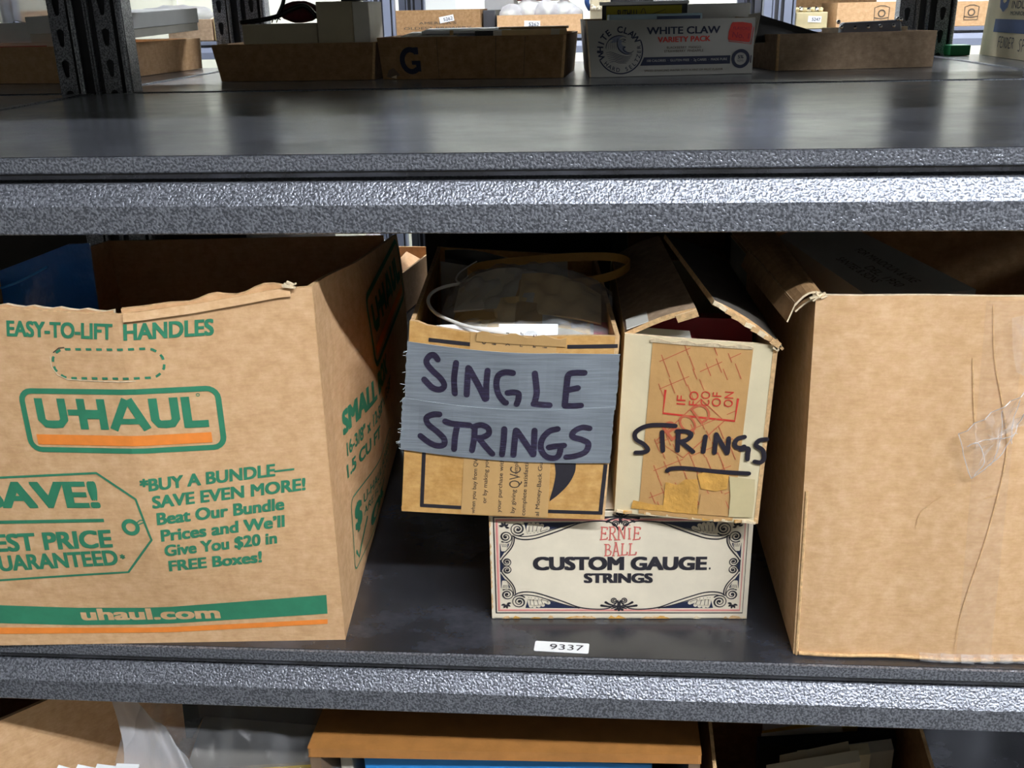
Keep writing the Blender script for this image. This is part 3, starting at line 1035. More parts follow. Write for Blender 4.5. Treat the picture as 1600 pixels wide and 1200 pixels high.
# printed paper tape down the middle
g = G('paper_tape')
def pt_map(u, v):
    return ss_front(u, v)
g.sheet(lambda a, t: ss_front(.0508 + (.0725 - .003 * t) * a, .0008 + t * .1600) + Vector((0, -.0005, 0)), lsp(0, 1, 8), lsp(0, 1, 8), .0003, 'paper_tape')
g.sheet(lambda a, t: ss_front(.0560 + .072 * a, .1535 + t * (.0078 + .0015 * math.sin(a * 19))) + Vector((0, -.0013 - .0012 * t, 0)), lsp(0, 1, 16), lsp(0, 1, 3), .0003, 'paper_tape', 'fibre', 'fibre')
def turned(cx, cy):                                   # letters run up the box
    return lambda u, v: ss_front(cx - v, cy + u) + Vector((0, -.0005, 0))
for cx, txt, a, b in ((.0625, 'when you buy from QVC', .002, .056), (.0715, 'or by making you a', .012, .058), (.0840, 'your purchase within', .004, .058), (.0960, 'complete', .038, .058),
                      (.0955, 'by giving', .004, .026), (.1045, 'complete satisfaction', .002, .058), (.1160, 'al Money-Back Guar', .002, .058)):
    Press(g, turned(cx, a), .0002, .05).text(txt, 0, b - a, 0, .0034, 'ink_grey', .008)
qp = Press(g, turned(.0985, .0275), .0002, .05)
qp.text('QVC', 0, .0195, 0, .0088, 'ink_grey', 0)
for cx, txt, b in ((.0640, 'QU', .010), (.0720, 'is', .006), (.0820, 'you', .011), (.0935, 'ramur', .012), (.1040, 'rgt', .011), (.1130, 'itir', .010)):
    Press(g, turned(cx, .1515), .0002, .05).text(txt, 0, b, 0, .0036, 'ink_grey', .008)
g.build('paper_tape', sb)
# two strips of duct tape with the marker lettering
def tape_strip(vb, vt, u0, u1, dy, seed):
    g = G('duct')
    rg = random.Random(seed)
    jl = [rg.uniform(-.0005, .0005) for _ in range(20)]
    def fn(a, t):
        k = min(19, int(t * 19.99))
        ua = u0 + jl[k] * (1 if a < .02 else 0)
        ub = u1 + jl[(k * 7) % 20] * (1 if a > .98 else 0)
        u = ua + (ub - ua) * a
        lo, hi = vb(a), vt(a)
        q_ = ss_front(max(0, min(SW, u)), lo + (hi - lo) * t)
        over = u - max(0, min(SW, u))
        return q_ + (S_BR - S_BL).normalized() * over + Vector((0, dy + .0009 * math.sin(a * 23 + seed) * math.sin(t * 3.1), 0))
    def on(u, v):
        a = (u - u0) / (u1 - u0)
        return fn(a, (v - vb(a)) / (vt(a) - vb(a)))
    g.sheet(fn, [0, .01] + lsp(.04, .96, 22) + [.99, 1], lsp(0, 1, 18), .00035, 'duct', 'duct', 'duct_edge')
    for k in range(9):                                  # frayed threads at the left end
        a = fn(0, rg.random())
        g.tube([a, a + Vector((-.003 * rg.random() - .001, -.0006, -.002 + .003 * rg.random()))], .00018, 'duct_edge', 4)
    return g, on
g1, f1 = tape_strip(lambda a: .0995 + .002 * a - .004 * math.sin(a * 3.14), lambda a: .1490 - .0055 * math.sin(min(1, a * 1.4) * 2.0) + .0055 * a, -.0012, .1712, -.0014, 11)
g2, f2 = tape_strip(lambda a: .0570 - .0030 * a - .003 * math.sin(a * 3.14), lambda a: .1020 + .0025 * a - .0050 * math.sin(a * 3.14), -.0030, .1704, -.0020, 12)
def hand(g, fn, strokes, mat='marker', w=.0050):
    p = Press(g, fn, .0003, .008)
    for st in strokes:
        ww = w
        pts = st
        c = cr(pts, 7) if len(pts) > 2 else pts
        p.line([(a[0], a[1]) for a in c], ww, mat)
def px_ss(cx, cy):
    """traced on the lettered front: crop pixels to panel metres"""
    x, y = 600 + cx * .2749, 500 + cy * .2749
    v = (y - 803) / -((803 - 511) / .163)
    xl = 625 + (v / .164) * 15
    xr = 944 + (v / .164) * 25
    return ((x - xl) / (xr - xl) * SW, v - .0025 * math.sin(3.14 * (x - xl) / (xr - xl)))
def H(*pts): return [px_ss(*q) for q in pts]
hand(g1, f1, [H((312, 208), (290, 186), (262, 196), (245, 230), (275, 268), (330, 310), (350, 345), (325, 370), (280, 365), (232, 325)),
                  H((420, 212), (408, 300), (412, 380)), H((490, 232), (485, 300), (480, 380)), H((495, 235), (545, 320), (585, 398)), H((600, 240), (592, 320), (592, 395)),
                  H((745, 240), (700, 240), (662, 262), (650, 310), (662, 365), (695, 405), (705, 408)), H((715, 352), (750, 346), (775, 352), (775, 385), (765, 412)),
                  H((868, 238), (875, 300), (878, 350), (865, 405)), H((860, 408), (910, 412), (950, 414)),
                  H((1145, 228), (1095, 228), (1058, 240), (1048, 290), (1042, 350), (1035, 415)), H((1055, 325), (1108, 312)), H((1035, 415), (1080, 415), (1125, 412))])
g1.build('duct_tape', sb)
hand(g2, f2, [H((322, 505), (285, 510), (245, 535), (255, 570), (310, 605), (348, 640), (345, 675), (300, 685), (250, 668), (208, 642)),
                  H((355, 540), (400, 548), (495, 552)), H((425, 555), (412, 620), (405, 695)),
                  H((525, 565), (520, 630), (508, 695)), H((515, 560), (560, 545), (600, 558), (605, 590), (570, 615), (525, 625)), H((545, 620), (590, 670), (625, 705)),
                  H((695, 555), (690, 630), (680, 705)), H((760, 560), (752, 630), (745, 705)), H((765, 562), (810, 630), (855, 700)), H((865, 560), (862, 630), (858, 700)),
                  H((995, 545), (950, 560), (910, 605), (900, 660), (925, 705), (970, 718), (1000, 700), (1012, 650)), H((945, 655), (985, 645), (1030, 640)),
                  H((1172, 545), (1130, 538), (1085, 560), (1080, 590), (1130, 610), (1165, 635), (1150, 680), (1100, 702), (1042, 710))])
g2.build('duct_tape', sb)

# ---- what lies in the SINGLE STRINGS box
def flat_map(c, ax, ay, h=0):
    c, ax, ay = Vector(c), Vector(ax), Vector(ay)
    return lambda u, v: c + ax * u + ay * v
g = G('black_plastic')
def blk(u, v):
    return Vector((-.152 + .150 * u, .290 + .02 * v - .006 * math.sin(u * 5), .14 + (.134 - .012 * u + .003 * math.sin(u * 9)) * v))
g.sheet(blk, lsp(0, 1, 14), lsp(0, 1, 6), .012, 'black_plastic')
tag(g.build('plastic_bag', loc=(-.08, .29, .14), smooth=True), 'black plastic packet standing at the back of the duct-taped box', 'bag')
g = G('paper_grey')
def gp(u, v):
    return Vector((-.150 + .126 * u, .245 + .02 * v, .15 + (.123 - .006 * math.sin(u * 4)) * v))
g.sheet(gp, lsp(0, 1, 10), [0, .5, 1], .004, 'paper_grey')
o = tag(g.build('envelope', loc=(-.08, .25, .15)), 'grey paper envelope standing in front of the black packet', 'envelope')
g = G('film_bag')
rg = random.Random(21)
def gpf(u, v):
    return gp(u, v) + Vector((0, -.006 - .003 * math.sin(u * 14 + v * 5), .004 * v + .002 * math.sin(u * 11)))
g.sheet(gpf, lsp(0, 1, 14), lsp(0, 1, 5), .0004, 'film_bag')
tag(g.build('plastic_sleeve', loc=(-.08, .24, .15), smooth=True), 'wrinkled clear sleeve around the grey paper envelope', 'sleeve')
# string packets fanned in a clear bag
PK = []
rg = random.Random(8)
for k in range(9):
    g = G('paper_tan')
    x0 = -.112 + .0026 * k * (1 if k % 2 else -.2)
    w = .106 - .004 * (k % 3)
    zt = .2500 + .0030 * k
    yb = .056 + .0062 * k
    mat = ['paper_tan', 'paper_brown', 'paper_tan', 'paper_grey', 'cream_board'][k % 5]
    g.mats = [mat]
    dz = .020 + .004 * math.sin(k)
    def fn(u, v, x0=x0, w=w, zt=zt, yb=yb, k=k, dz=dz):
        return Vector((x0 + w * u, yb + .050 * v, zt - .017 * (u - .5) ** 2 * 4 * (.3 + .7 * v) + (.016 + dz * .3) * v - .0008 * k * u))
    g.sheet(fn, lsp(0, 1, 6), [0, .5, 1], .0016, mat)
    tag(g.build('string_packet', loc=(x0 + w / 2, yb, zt)), 'tan paper string packet fanned inside the clear bag of the duct-taped box', 'packet', 'string packets in the clear bag')
g = G('film_bag')
def bag(u, v):
    u_, v_ = min(1, max(0, u)), min(1, max(0, v))
    e = min(1, 6 * u_, 6 * (1 - u_))
    z = .2560 + .034 * sm(v_ * 1.25) - .019 * (u_ - .5) ** 2 * 4 * (.3 + .7 * v_) - .008 * (1 - e) - .02 * sm((v_ - .85) * 6)
    z += .0032 * math.sin(u * 17 + v * 23) * math.sin(v * 9 - u * 5) + .0016 * math.sin(u * 41 - v * 29)
    return Vector((-.128 + .146 * u, .054 + .135 * v + .006 * math.sin(u * 6), z + .004))
g.sheet(bag, lsp(0, 1, 34), lsp(0, 1, 26), .0003, 'film_bag')
tag(g.build('plastic_bag', loc=(-.06, .12, .222), smooth=True), 'crumpled clear plastic bag full of string packets in the duct-taped box', 'bag')
# tan band loop
g = G('band')
lp = cr([(x_, y_, z_ - .0105) for x_, y_, z_ in [(-.116, .208, .286), (-.095, .194, .281), (-.050, .188, .279), (.000, .200, .281), (.026, .213, .285), (.036, .236, .289), (.018, .256, .290), (-.030, .258, .289), (-.080, .248, .287), (-.108, .230, .287)]], 8, True)
n = len(lp)
vv, ff = [], []
for a in lp:
    for dz, dr in ((-.0040, 0), (.0040, 0)):
        vv.append(a + Vector((0, 0, dz)))
ctr = Vector((-.04, .224, .2745))
for a in lp:
    d = (ctr - a); d.z = 0; d.normalize()
    for dz in (-.0040, .0040):
        vv.append(a + d * .0012 + Vector((0, 0, dz)))
for i in range(n):
    j = (i + 1) % n
    ff += [(2 * i, 2 * j, 2 * j + 1, 2 * i + 1), (2 * n + 2 * j, 2 * n + 2 * i, 2 * n + 2 * i + 1, 2 * n + 2 * j + 1), (2 * i + 1, 2 * j + 1, 2 * n + 2 * j + 1, 2 * n + 2 * i + 1), (2 * j, 2 * i, 2 * n + 2 * i, 2 * n + 2 * j)]
g.add(vv, ff, 'band')
tag(g.build('rubber_band', loc=(-.04, .224, .283)), 'flat tan band loop lying across the open duct-taped box', 'band')
# white wire
g = G('wire')
w1 = cr([(-.060, .050, .266), (-.086, .056, .268), (-.108, .068, .270), (-.128, .088, .272), (-.1385, .113, .274), (-.139, .136, .276), (-.131, .153, .277), (-.117, .160, .278), (-.1085, .156, .278)], 8)
g.tube(w1, .0015, 'wire', 8)
w2 = cr([(-.118, .160, .279), (-.1215, .168, .280), (-.120, .180, .283), (-.112, .190, .287), (-.1055, .195, .290)], 6)
g.tube(w2, [.0009 - .0004 * i / (len(w2) - 1) for i in range(len(w2))], 'wire', 8)
tag(g.build('wire', loc=(-.1, .11, .27), smooth=True), 'curled white wire springing out of the duct-taped box', 'wire')
g = G('white_paper')
g.sheet(lambda u, v: Vector((-.118 + .092 * u - .01 * v, .0485 + .020 * v, .245 + .0225 * v + .0012 * math.sin(u * 9))), lsp(0, 1, 10), [0, .5, 1], .0012, 'white_paper')
g.sheet(lambda u, v: Vector((-.075 + .048 * u, .0560 + .02 * v, .242 + .025 * v)), lsp(0, 1, 6), [0, .5, 1], .0012, 'white_paper')
tag(g.build('paper', loc=(-.07, .05, .245)), 'folded white paper tucked behind the front of the duct-taped box', 'paper')
g = G('maroon')
g.sheet(lambda u, v: Vector((-.022 + .036 * u, .060 + .05 * v, .246 + .012 * v)), [0, 1], [0, 1], .004, 'maroon')
tag(g.build('card', loc=(0, .08, .246)), 'dark red card at the right front corner inside the duct-taped box', 'card')

# ================================================================== THE WHITE "STRINGS" BOX
T_BL, T_BR = Vector((.0205, .055, TB)), Vector((.1370, .039, TB))
T_TL, T_TR = Vector((.0262, .055, .2655)), Vector((.1425, .039, .262))
TW, TH = .117, .156
st_q = quad(T_BL, T_BR, T_TL, T_TR, TW, TH)
def st_front(u, v):
    return st_q(u, v) + Vector((0, -.002 * math.sin(math.pi * max(0, min(1, u / TW))), 0))
TD = Vector((-.006, .262, 0))
tb = thing('cardboard_box', 'narrow white box lettered STRINGS in black marker, its top flaps half open', 'box', (T_BL + T_BR + TD) / 2)
g = G('cream_board')
g.sheet(lambda u, v: st_front(u * TW, v * TH), lsp(0, 1, 12), lsp(0, 1, 8), .0035, 'cream_board', 'cream_board', 'fibre')
g.sheet(quad(T_BR, T_BR + TD, T_TR, T_TR + TD), [0, .5, 1], [0, .5, 1], .0035, 'cream_board', 'cream_board', 'kraft_cut')
g.sheet(quad(T_BR + TD, T_BL + TD, T_TR + TD, T_TL + TD), [0, .5, 1], [0, .5, 1], .0035, 'cream_board', 'cream_board', 'kraft_cut')
g.sheet(quad(T_BL + TD, T_BL, T_TL + TD, T_TL), [0, .5, 1], [0, .5, 1], .0035, 'cream_board', 'cream_board', 'kraft_cut')
g.hexa([T_BL, T_BR, T_BR + TD, T_BL + TD], [a + Vector((0, 0, .004)) for a in (T_BL, T_BR, T_BR + TD, T_BL + TD)], 'cream_board')
g.build('box_body', tb)
# gummed tape with red dashes
g = G('brown_tape')
def tp(u, v):
    return st_front(u, v) + Vector((0, -.0006, 0))
g.sheet(lambda a, t: tp(.0205 + .0765 * a + .0015 * t - .0006 * (1 - t), .0015 + t * .1515), lsp(0, 1, 8), lsp(0, 1, 8), .0003, 'brown_tape')
g.sheet(lambda a, t: tp(.0200 + .078 * a, .1515 + t * (.0030 + .0012 * math.sin(a * 23))) + Vector((0, -.0006 - .0008 * t, 0)), lsp(0, 1, 20), lsp(0, 1, 2), .0003, 'fibre')
p = Press(g, tp, .0002, .03)
def px_st(cx, cy):
    x, y = 940 + cx * .275, 500 + cy * .275
    v = (y - 812) / -((812 - 533) / .156)
    xl = 959 + (v / .156) * 14
    xr = 1181 + (v / .156) * 32
    return ((x - xl) / (xr - xl) * TW, v + .003 * (x - xl) / (xr - xl))
rg = random.Random(4)
for j in range(7):                                     # broken parallel lines crossed by short dashes
    base = 250 + 150 * j
    if 430 < base < 560: continue
    for (xa, xb) in ((330, 520), (545, 700), (715, 800)):
        xa += rg.uniform(-18, 18) - .11 * base * .6 + 20
        xb += rg.uniform(-10, 10) - .11 * base * .6
        ea, eb_ = px_st(xa, base - .47 * (xa - 330)), px_st(xb, base - .47 * (xb - 330))
        if max(ea[1], eb_[1]) < .150 and min(ea[1], eb_[1]) > .004:
            p.line([ea, eb_], .0006, 'ink_red_thin')
    for i in range(7):
        for h_ in (0, 1):
            cx = 345 + 66 * i + 33 * h_ + rg.uniform(-6, 6) - .066 * base
            cy = base - .47 * (cx - 330) + 72 * h_ - 30
            if 405 < cy < 560 or cy < 145 or cy > 1075 or rg.random() < .12: continue
            L_ = rg.uniform(45, 80)
            p.line([px_st(cx, cy), px_st(cx + L_ * .42, cy + L_)], .0006, 'ink_red_thin')
p.layer = 2
p.line([px_st(358, 405), px_st(345, 535), px_st(748, 558), px_st(767, 432)], .0017, 'ink_red', cap=False)
for cx, txt, wl in ((470, 'IF', .0078), (540, 'FO', .0120), (605, 'CO', .0125), (668, 'OF', .0120), (735, 'ON', .0130)):
    c = px_st(cx, 482)
    Press(g, lambda u, v, c=c: tp(c[0] - v, c[1] + u), .0004, .05).text(txt, 0, wl, 0, .0068, 'ink_red', 0)
p.line([px_st(*a) for a in ((560, 445), (690, 560), (460, 780), (310, 690), (560, 445))], .0009, 'ink_red_thin')
for cx, cy, txt in ((395, 690, 'B'), (480, 650, 'O'), (560, 585, 'D')):
    c = px_st(cx, cy)
    ca, sa = math.cos(R(38)), math.sin(R(38))
    Press(g, lambda u, v, c=c: tp(c[0] + u * ca - v * sa, c[1] + u * sa + v * ca), .0004, .05).text(txt, 0, .012, 0, .016, 'ink_red_thin', 0)
g.build('gummed_tape', tb)
g = G('amber_tape')
for i_, (a, b) in enumerate([([(178, 1050), (300, 1068), (420, 1066), (560, 1078), (555, 1112), (400, 1104), (165, 1100)], 'amber_tape'),
        ([(362, 928), (430, 940), (470, 905), (540, 900), (548, 960), (535, 1100), (420, 1108), (345, 1098)], 'amber_tape'),
        ([(540, 872), (585, 852), (640, 862), (715, 866), (705, 950), (640, 965), (560, 955)], 'amber_tape'),
        ([(560, 985), (690, 975), (712, 1112), (540, 1106)], 'brown_tape'), ([(718, 872), (790, 880), (860, 886), (856, 1010), (840, 1112), (712, 1114), (724, 990)], 'wood_pale'),]):
    ps = [px_st(*q_) for q_ in a]
    Press(g, st_front, .0011 + .00012 * i_, .03).poly(ps, b)
g.build('amber_tape', tb)
g = G('marker_thin')
p = Press(g, lambda u, v: st_front(u, v) + Vector((0, -.0012, 0)), .0004, .02)
def P_(*pts, w=.0037):
    c = [px_st(*q_) for q_ in pts]
    p.line(cr(c, 6) if len(c) > 2 else c, w, 'marker_thin')
P_((415, 600), (330, 600), (250, 612), (190, 650), (190, 690), (235, 715), (260, 745), (235, 762), (190, 768))
P_((340, 640), (345, 745)); P_((432, 630), (428, 740)); P_((425, 630), (480, 628), (505, 645), (480, 675), (435, 690)); P_((450, 690), (515, 740))
P_((585, 650), (572, 738)); P_((645, 640), (635, 740)); P_((645, 635), (705, 740)); P_((715, 655), (708, 735))
P_((802, 643), (766, 654), (748, 680), (756, 702), (782, 706), (800, 698)); P_((782, 716), (822, 708), (820, 740), (818, 770))
P_((925, 652), (884, 660), (866, 688), (902, 715), (910, 760), (890, 785), (858, 782))
P_((370, 860), (395, 845), (480, 838), (650, 848), (825, 852))
g.build('marker_lettering', tb)
# flaps
g = G('cream_board')
lf = quad((.0262, .058, .2655), (.0800, .050, .2860), (.0215, .315, .2655), (.067, .300, .2880))
g.sheet(lambda a, b: lf(a, b) + Vector((0, 0, .004 * math.sin(a * 2.5))), lsp(0, 1, 6), lsp(0, 1, 6), .0042, 'kraft_grey', 'cream_board', 'kraft_cut')  # greyer board on top paints in the shade on this flap
g.box((.036, .068, .2725), (.018, .026, .0006), 'white_board', Matrix.Rotation(-.38, 3, 'Y'))
g.sheet(lambda a, b: lf(.72 + .29 * a, b * .04) + Vector((0, -.0012, .0012)), [0, .5, 1], [0, 1], .0060, 'fibre', 'kraft_cut', 'kraft_cut')
g.build('flap', tb)
g = G('cream_board')
rf = quad((.0935, .0440, .2960), (.1435, .0380, .2635), (.071, .275, .2975), (.137, .300, .2635))
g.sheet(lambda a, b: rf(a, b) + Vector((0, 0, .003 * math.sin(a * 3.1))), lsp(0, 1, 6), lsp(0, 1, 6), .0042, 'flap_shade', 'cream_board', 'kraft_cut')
rg = random.Random(14)
for k in range(10):
    a = .04 + k / 9 * .88
    g.box(rf(a, -.002) + Vector((0, -.001, -.0015)), (.008, .003, .0028 + .0015 * rg.random()), rg.choice(['fibre', 'kraft_cut']), Matrix.Rotation(.55 + rg.uniform(-.2, .2), 3, 'Y'))
g.build('flap', tb)
g = G('fibre'); rg = random.Random(9)
for k in range(6):
    g.box(T_TR + Vector((rg.uniform(-.004, .004), -.001, rg.uniform(-.003, .003))), (.005, .003, .002), rg.choice(['fibre', 'kraft_cut']), Matrix.Rotation(rg.uniform(-1, 1), 3, 'Y'))
g.build('torn_corner', tb)
g = G('fibre')
for k in range(16):
    g.box(T_BL + (T_BR - T_BL) * rg.uniform(.05, .94) + Vector((0, -.0012, .0015)), (.008 * rg.random() + .003, .0015, .0022), rg.choice(['fibre', 'kraft_cut', 'amber_tape']), Matrix.Rotation(rg.uniform(-.2, .2), 3, 'Y'))
g.build('torn_edge', tb)
g = G('maroon')
mq = quad((.034, .095, .205), (.132, .088, .205), (.036, .108, .264), (.132, .100, .264))
g.sheet(mq, [0, 1], [0, 1], .05, 'maroon')
tag(g.build('card_box', loc=(.083, .12, .205)), 'dark red box standing inside the white marker-lettered box', 'box')
g = G('white_board')
g.sheet(quad((.032, .064, .19), (.10, .058, .19), (.034, .080, .2635), (.078, .072, .2625)), [0, 1], [0, 1], .002, 'white_board')
tag(g.build('card', loc=(.06, .07, .19)), 'curved white card just behind the front of the marker-lettered box', 'card')

# ================================================================== THE BIG PLAIN BOX AT THE RIGHT
BW_, BH_ = .346, .308
B_BL, B_BR = Vector((.169, .014, .0006)), Vector((.515, .017, .0006))
B_TL, B_TR = Vector((.162, .016, BH_)), Vector((.511, .019, BH_))
bq = quad(B_BL, B_BR, B_TL, B_TR, BW_, BH_)
def bb_front(u, v):
    return bq(u, v) + Vector((0, -.004 * math.sin(math.pi * max(0, min(1, u / BW_))) - .0012 * math.sin(max(0, u) * 60), 0))
BD = Vector((.004, .36, 0))
bb = thing('cardboard_box', 'large plain brown box with clear tape scraps, right of the lettered boxes', 'box', (B_BL + B_BR + BD) / 2)
g = G('kraft_pale')
g.sheet(lambda u, v: bb_front(u, v), lsp(0, BW_, 36), lsp(0, BH_, 10), .0045, 'kraft_pale', 'kraft_pale', 'fibre')
for a, b, c, d in ((B_BR, B_BR + BD, B_TR, B_TR + BD), (B_BR + BD, B_BL + BD, B_TR + BD, B_TL + BD), (B_BL + BD, B_BL, B_TL + BD, B_TL)):
    g.sheet(quad(a, b, c, d), [0, .5, 1], [0, .5, 1], .0045, 'kraft_pale', 'kraft_pale', 'kraft_cut')
g.hexa([B_BL, B_BR, B_BR + BD, B_BL + BD], [a + Vector((0, 0, .004)) for a in (B_BL, B_BR, B_BR + BD, B_BL + BD)], 'kraft_pale')
g.tube([bb_front(.002, v) + Vector((.0005, -.0003, 0)) for v in lsp(0, .15, 10)], .0013, 'kraft_cut', 6)
g.tube([bb_front(u, .002) + Vector((0, -.001, 0)) for u in lsp(.004, .34, 24)], .0016, 'kraft_cut', 6)
g.build('box_body', bb)
g = G('kraft_brown')
tb_ = quad((.1655, .018, .3085), (.149, .020, .2985), (.1675, .33, .3085), (.132, .30, .300))
g.sheet(lambda a, b: tb_(a, b) + Vector((0, 0, .004 * math.sin(a * 3.1))), lsp(0, 1, 6), lsp(0, 1, 8), .0015, 'kraft_brown', 'kraft_brown', 'fibre')
g.sheet(lambda a, b: tb_(a, b) + Vector((.0004, -.001, -.0045 + .003 * math.sin(a * 3.1))), lsp(0, 1, 6), lsp(0, .9, 8), .0012, 'kraft_brown', 'kraft_brown', 'fibre')
g.sheet(lambda a, b: tb_(.97 + .07 * a, b * .6) + Vector((-.004 * a, 0, -.012 + .014 * (1 - a))), lsp(0, 1, 3), lsp(0, 1, 6), .001, 'kraft_brown', 'kraft_brown', 'fibre')
rg = random.Random(2)
for k in range(8):
    g.box(Vector((.164 + rg.uniform(-.005, .004), .0155 + rg.uniform(-.003, .002), .3085 + rg.uniform(-.004, .002))), (.005, .003, .0012), 'fibre', Matrix.Rotation(rg.uniform(-1, 1), 3, 'Y'))
g.build('flap', bb)
# clear tape: two strips down the front, a curled scrap, a folded scrap at the foot
g = G('film_tape')
for (u0, u1, v0, v1, dy) in ((.1175, .145, .002, .305, .0004),):
    g.sheet(lambda a, t: bb_front(u0 + (u1 - u0) * a + .012 * (1 - t), v0 + (v1 - v0) * t) + Vector((0, -dy, 0)), lsp(0, 1, 4), lsp(0, 1, 10), .0002, 'film_tape')
p = Press(g, lambda u, v: bb_front(u, v) + Vector((0, -.0005, 0)), .0002, .03)
for pts in ([(.1225, .302), (.128, .262), (.139, .222), (.146, .185), (.1405, .12), (.129, .05), (.127, .012)], [(.113, .262), (.117, .232), (.121, .205)], [(.105, .150), (.090, .135), (.087, .120)], [(.104, .156), (.112, .160)], [(.133, .148), (.145, .152)]):
    c = cr(pts, 5)
    p.line(c, [.0010 * (.35 + .65 * math.sin(math.pi * i / (len(c) - 1))) for i in range(len(c))], 'kraft_cut')
g.build('clear_tape', bb)
g = G('film')
rg = random.Random(6)
outl = [(.1085, .2035), (.118, .213), (.129, .2215), (.137, .2265), (.146, .2350), (.158, .246), (.172, .244), (.170, .226), (.150, .2215), (.1475, .2065), (.140, .190), (.128, .1765), (.1205, .1680), (.1155, .1790), (.1120, .193)]
ctr = (.1335, .203)
dn = dens(outl, .005)
vv, ff = [bb_front(*ctr) + Vector((0, -.010, 0))], []
rings = 6
n = len(dn)
for r_ in range(1, rings + 1):
    for (u, v) in dn:
        k_ = r_ / rings
        j_ = .0016 if r_ < rings else .0007
        uu, v2 = ctr[0] + (u - ctr[0]) * k_ + rg.uniform(-j_, j_), ctr[1] + (v - ctr[1]) * k_ + rg.uniform(-j_, j_)
        vv.append(bb_front(uu, v2) + Vector((0, -(.0035 + .0045 * abs(math.sin(uu * 210 + v2 * 90)) + rg.uniform(0, .0035)), 0)))
ff += [(0, 1 + (i + 1) % n, 1 + i) for i in range(n)]
for r_ in range(rings - 1):
    for i in range(n):
        a, b = 1 + r_ * n + i, 1 + r_ * n + (i + 1) % n
        ff += [(a, b, b + n), (a, b + n, a + n)]
g.add(vv, ff, 'film')
g.tube(list(vv[-n:]) + [vv[-n]], .0004, 'film_milky', 5)
for pts in ([(.1175, .1975), (.128, .2015), (.140, .2030), (.1475, .2065)], [(.1345, .2245), (.1365, .207), (.1345, .188), (.131, .180)], [(.1135, .195), (.121, .198), (.127, .1835), (.121, .172)], [(.146, .233), (.1435, .215), (.145, .198)]):
    g.tube([bb_front(u, v) + Vector((0, -.0085 - .002 * rg.random(), 0)) for u, v in cr(pts, 5)], .00035, 'film_milky', 5)
fl2 = [(.1345, .2935), (.150, .2975), (.176, .300), (.176, .258), (.152, .2475), (.142, .2535), (.1375, .271)]
c2 = (.157, .275)
k0 = [bb_front(*c2) + Vector((0, -.007, 0))]
for r_ in (.5, 1):
    for (u, v) in fl2:
        k0.append(bb_front(c2[0] + (u - c2[0]) * r_, c2[1] + (v - c2[1]) * r_) + Vector((0, -.003 - .004 * rg.random(), 0)))
n = len(fl2)
g.add(k0, [(0, 1 + (i + 1) % n, 1 + i) for i in range(n)] + [(1 + i, 1 + (i + 1) % n, 1 + n + (i + 1) % n, 1 + n + i) for i in range(n)], 'film')
g.build('loose_tape', bb)
g = G('film')
for k in range(5):
    u = .100 + .016 * k
    g.sheet(lambda a, t: bb_front(u + .026 * a, .0016 + .006 * t) + Vector((0, -.0015 - .0035 * (1 - t) - .001 * math.sin(a * 7 + k), .0006 * math.sin(a * 9 + k))), lsp(0, 1, 4), [0, .5, 1], .0002, 'film')
g.build('foot_tape', bb)
# contents of the big box
g = G('grey_carton')
cq = quad((.245, .075, .225), (.305, .06, .235), (.17, .25, .318), (.235, .26, .327))
def carton_top(u, v):
    a = Vector((.186, .250, .303)); b = Vector((.300, .070, .278))
    x_ = (b - a)
    y_ = Vector((.060, .050, .006))
    return a - y_ * .5 + x_ * u + y_ * (1 - v) * 1.0
def ct(u, v):
    a = Vector((.172, .225, .306)); b = Vector((.222, .078, .286))
    c = Vector((.222, .262, .318)); d = Vector((.302, .090, .292))
    return (a * (1 - u) + b * u) * (1 - v) + (c * (1 - u) + d * u) * v
g.sheet(ct, [0, .5, 1], [0, .5, 1], .03, 'grey_carton')
p = Press(g, ct, .0003, .05)
for txt, a, b, v in (('FOR MANDOLIN & UKE', .42, .86, .56), ('DEL. 1950', .62, .88, .36), ('SANTEE & SONS', .46, .80, .22)):
    p.text(txt, a, b, v, .11, 'ink_grey', .0)
tag(g.build('paper_carton', loc=(.24, .16, .28)), 'pale grey printed carton lying tilted inside the big plain box', 'carton')
g = G('kraft_brown')
g.sheet(quad((.215, .30, .20), (.50, .27, .20), (.215, .325, .318), (.50, .290, .343)), [0, .5, 1], [0, 1], .004, 'kraft_brown', 'kraft_brown', 'kraft_cut')
tag(g.build('cardboard_sheet', loc=(.35, .30, .2)), 'brown cardboard sheet leaning upright at the back of the big plain box', 'cardboard')

# shelf sticker
g = G('white_paper')
s0, s1 = Vector((-.0465, .0085, .0004)), Vector((-.0005, .0065, .0004))
def stk(u, v):
    return s0 + (s1 - s0) * (u / .046) + Vector((.0008, .0140, 0)) * (v / .014)
vv = [stk(a, b) for a, b in rrect(0, 0, .046, .014, .0015, 3)]
vb = [x_ - Vector((0, 0, .0003)) for x_ in vv]
n = len(vv)
g.add(vv + vb, [tuple(range(n)), tuple(range(2 * n - 1, n - 1, -1))] + [(i, n + i, n + (i + 1) % n, (i + 1) % n) for i in range(n)], 'white_paper')
Press(g, stk, .0002, .05).text('9337', .0130, .0415, .0030, .0074, 'ink', 0)
tag(g.build('shelf_sticker', loc=(-.023, .014, .0002)), 'small white number sticker 9337 on the shelf edge', 'sticker')

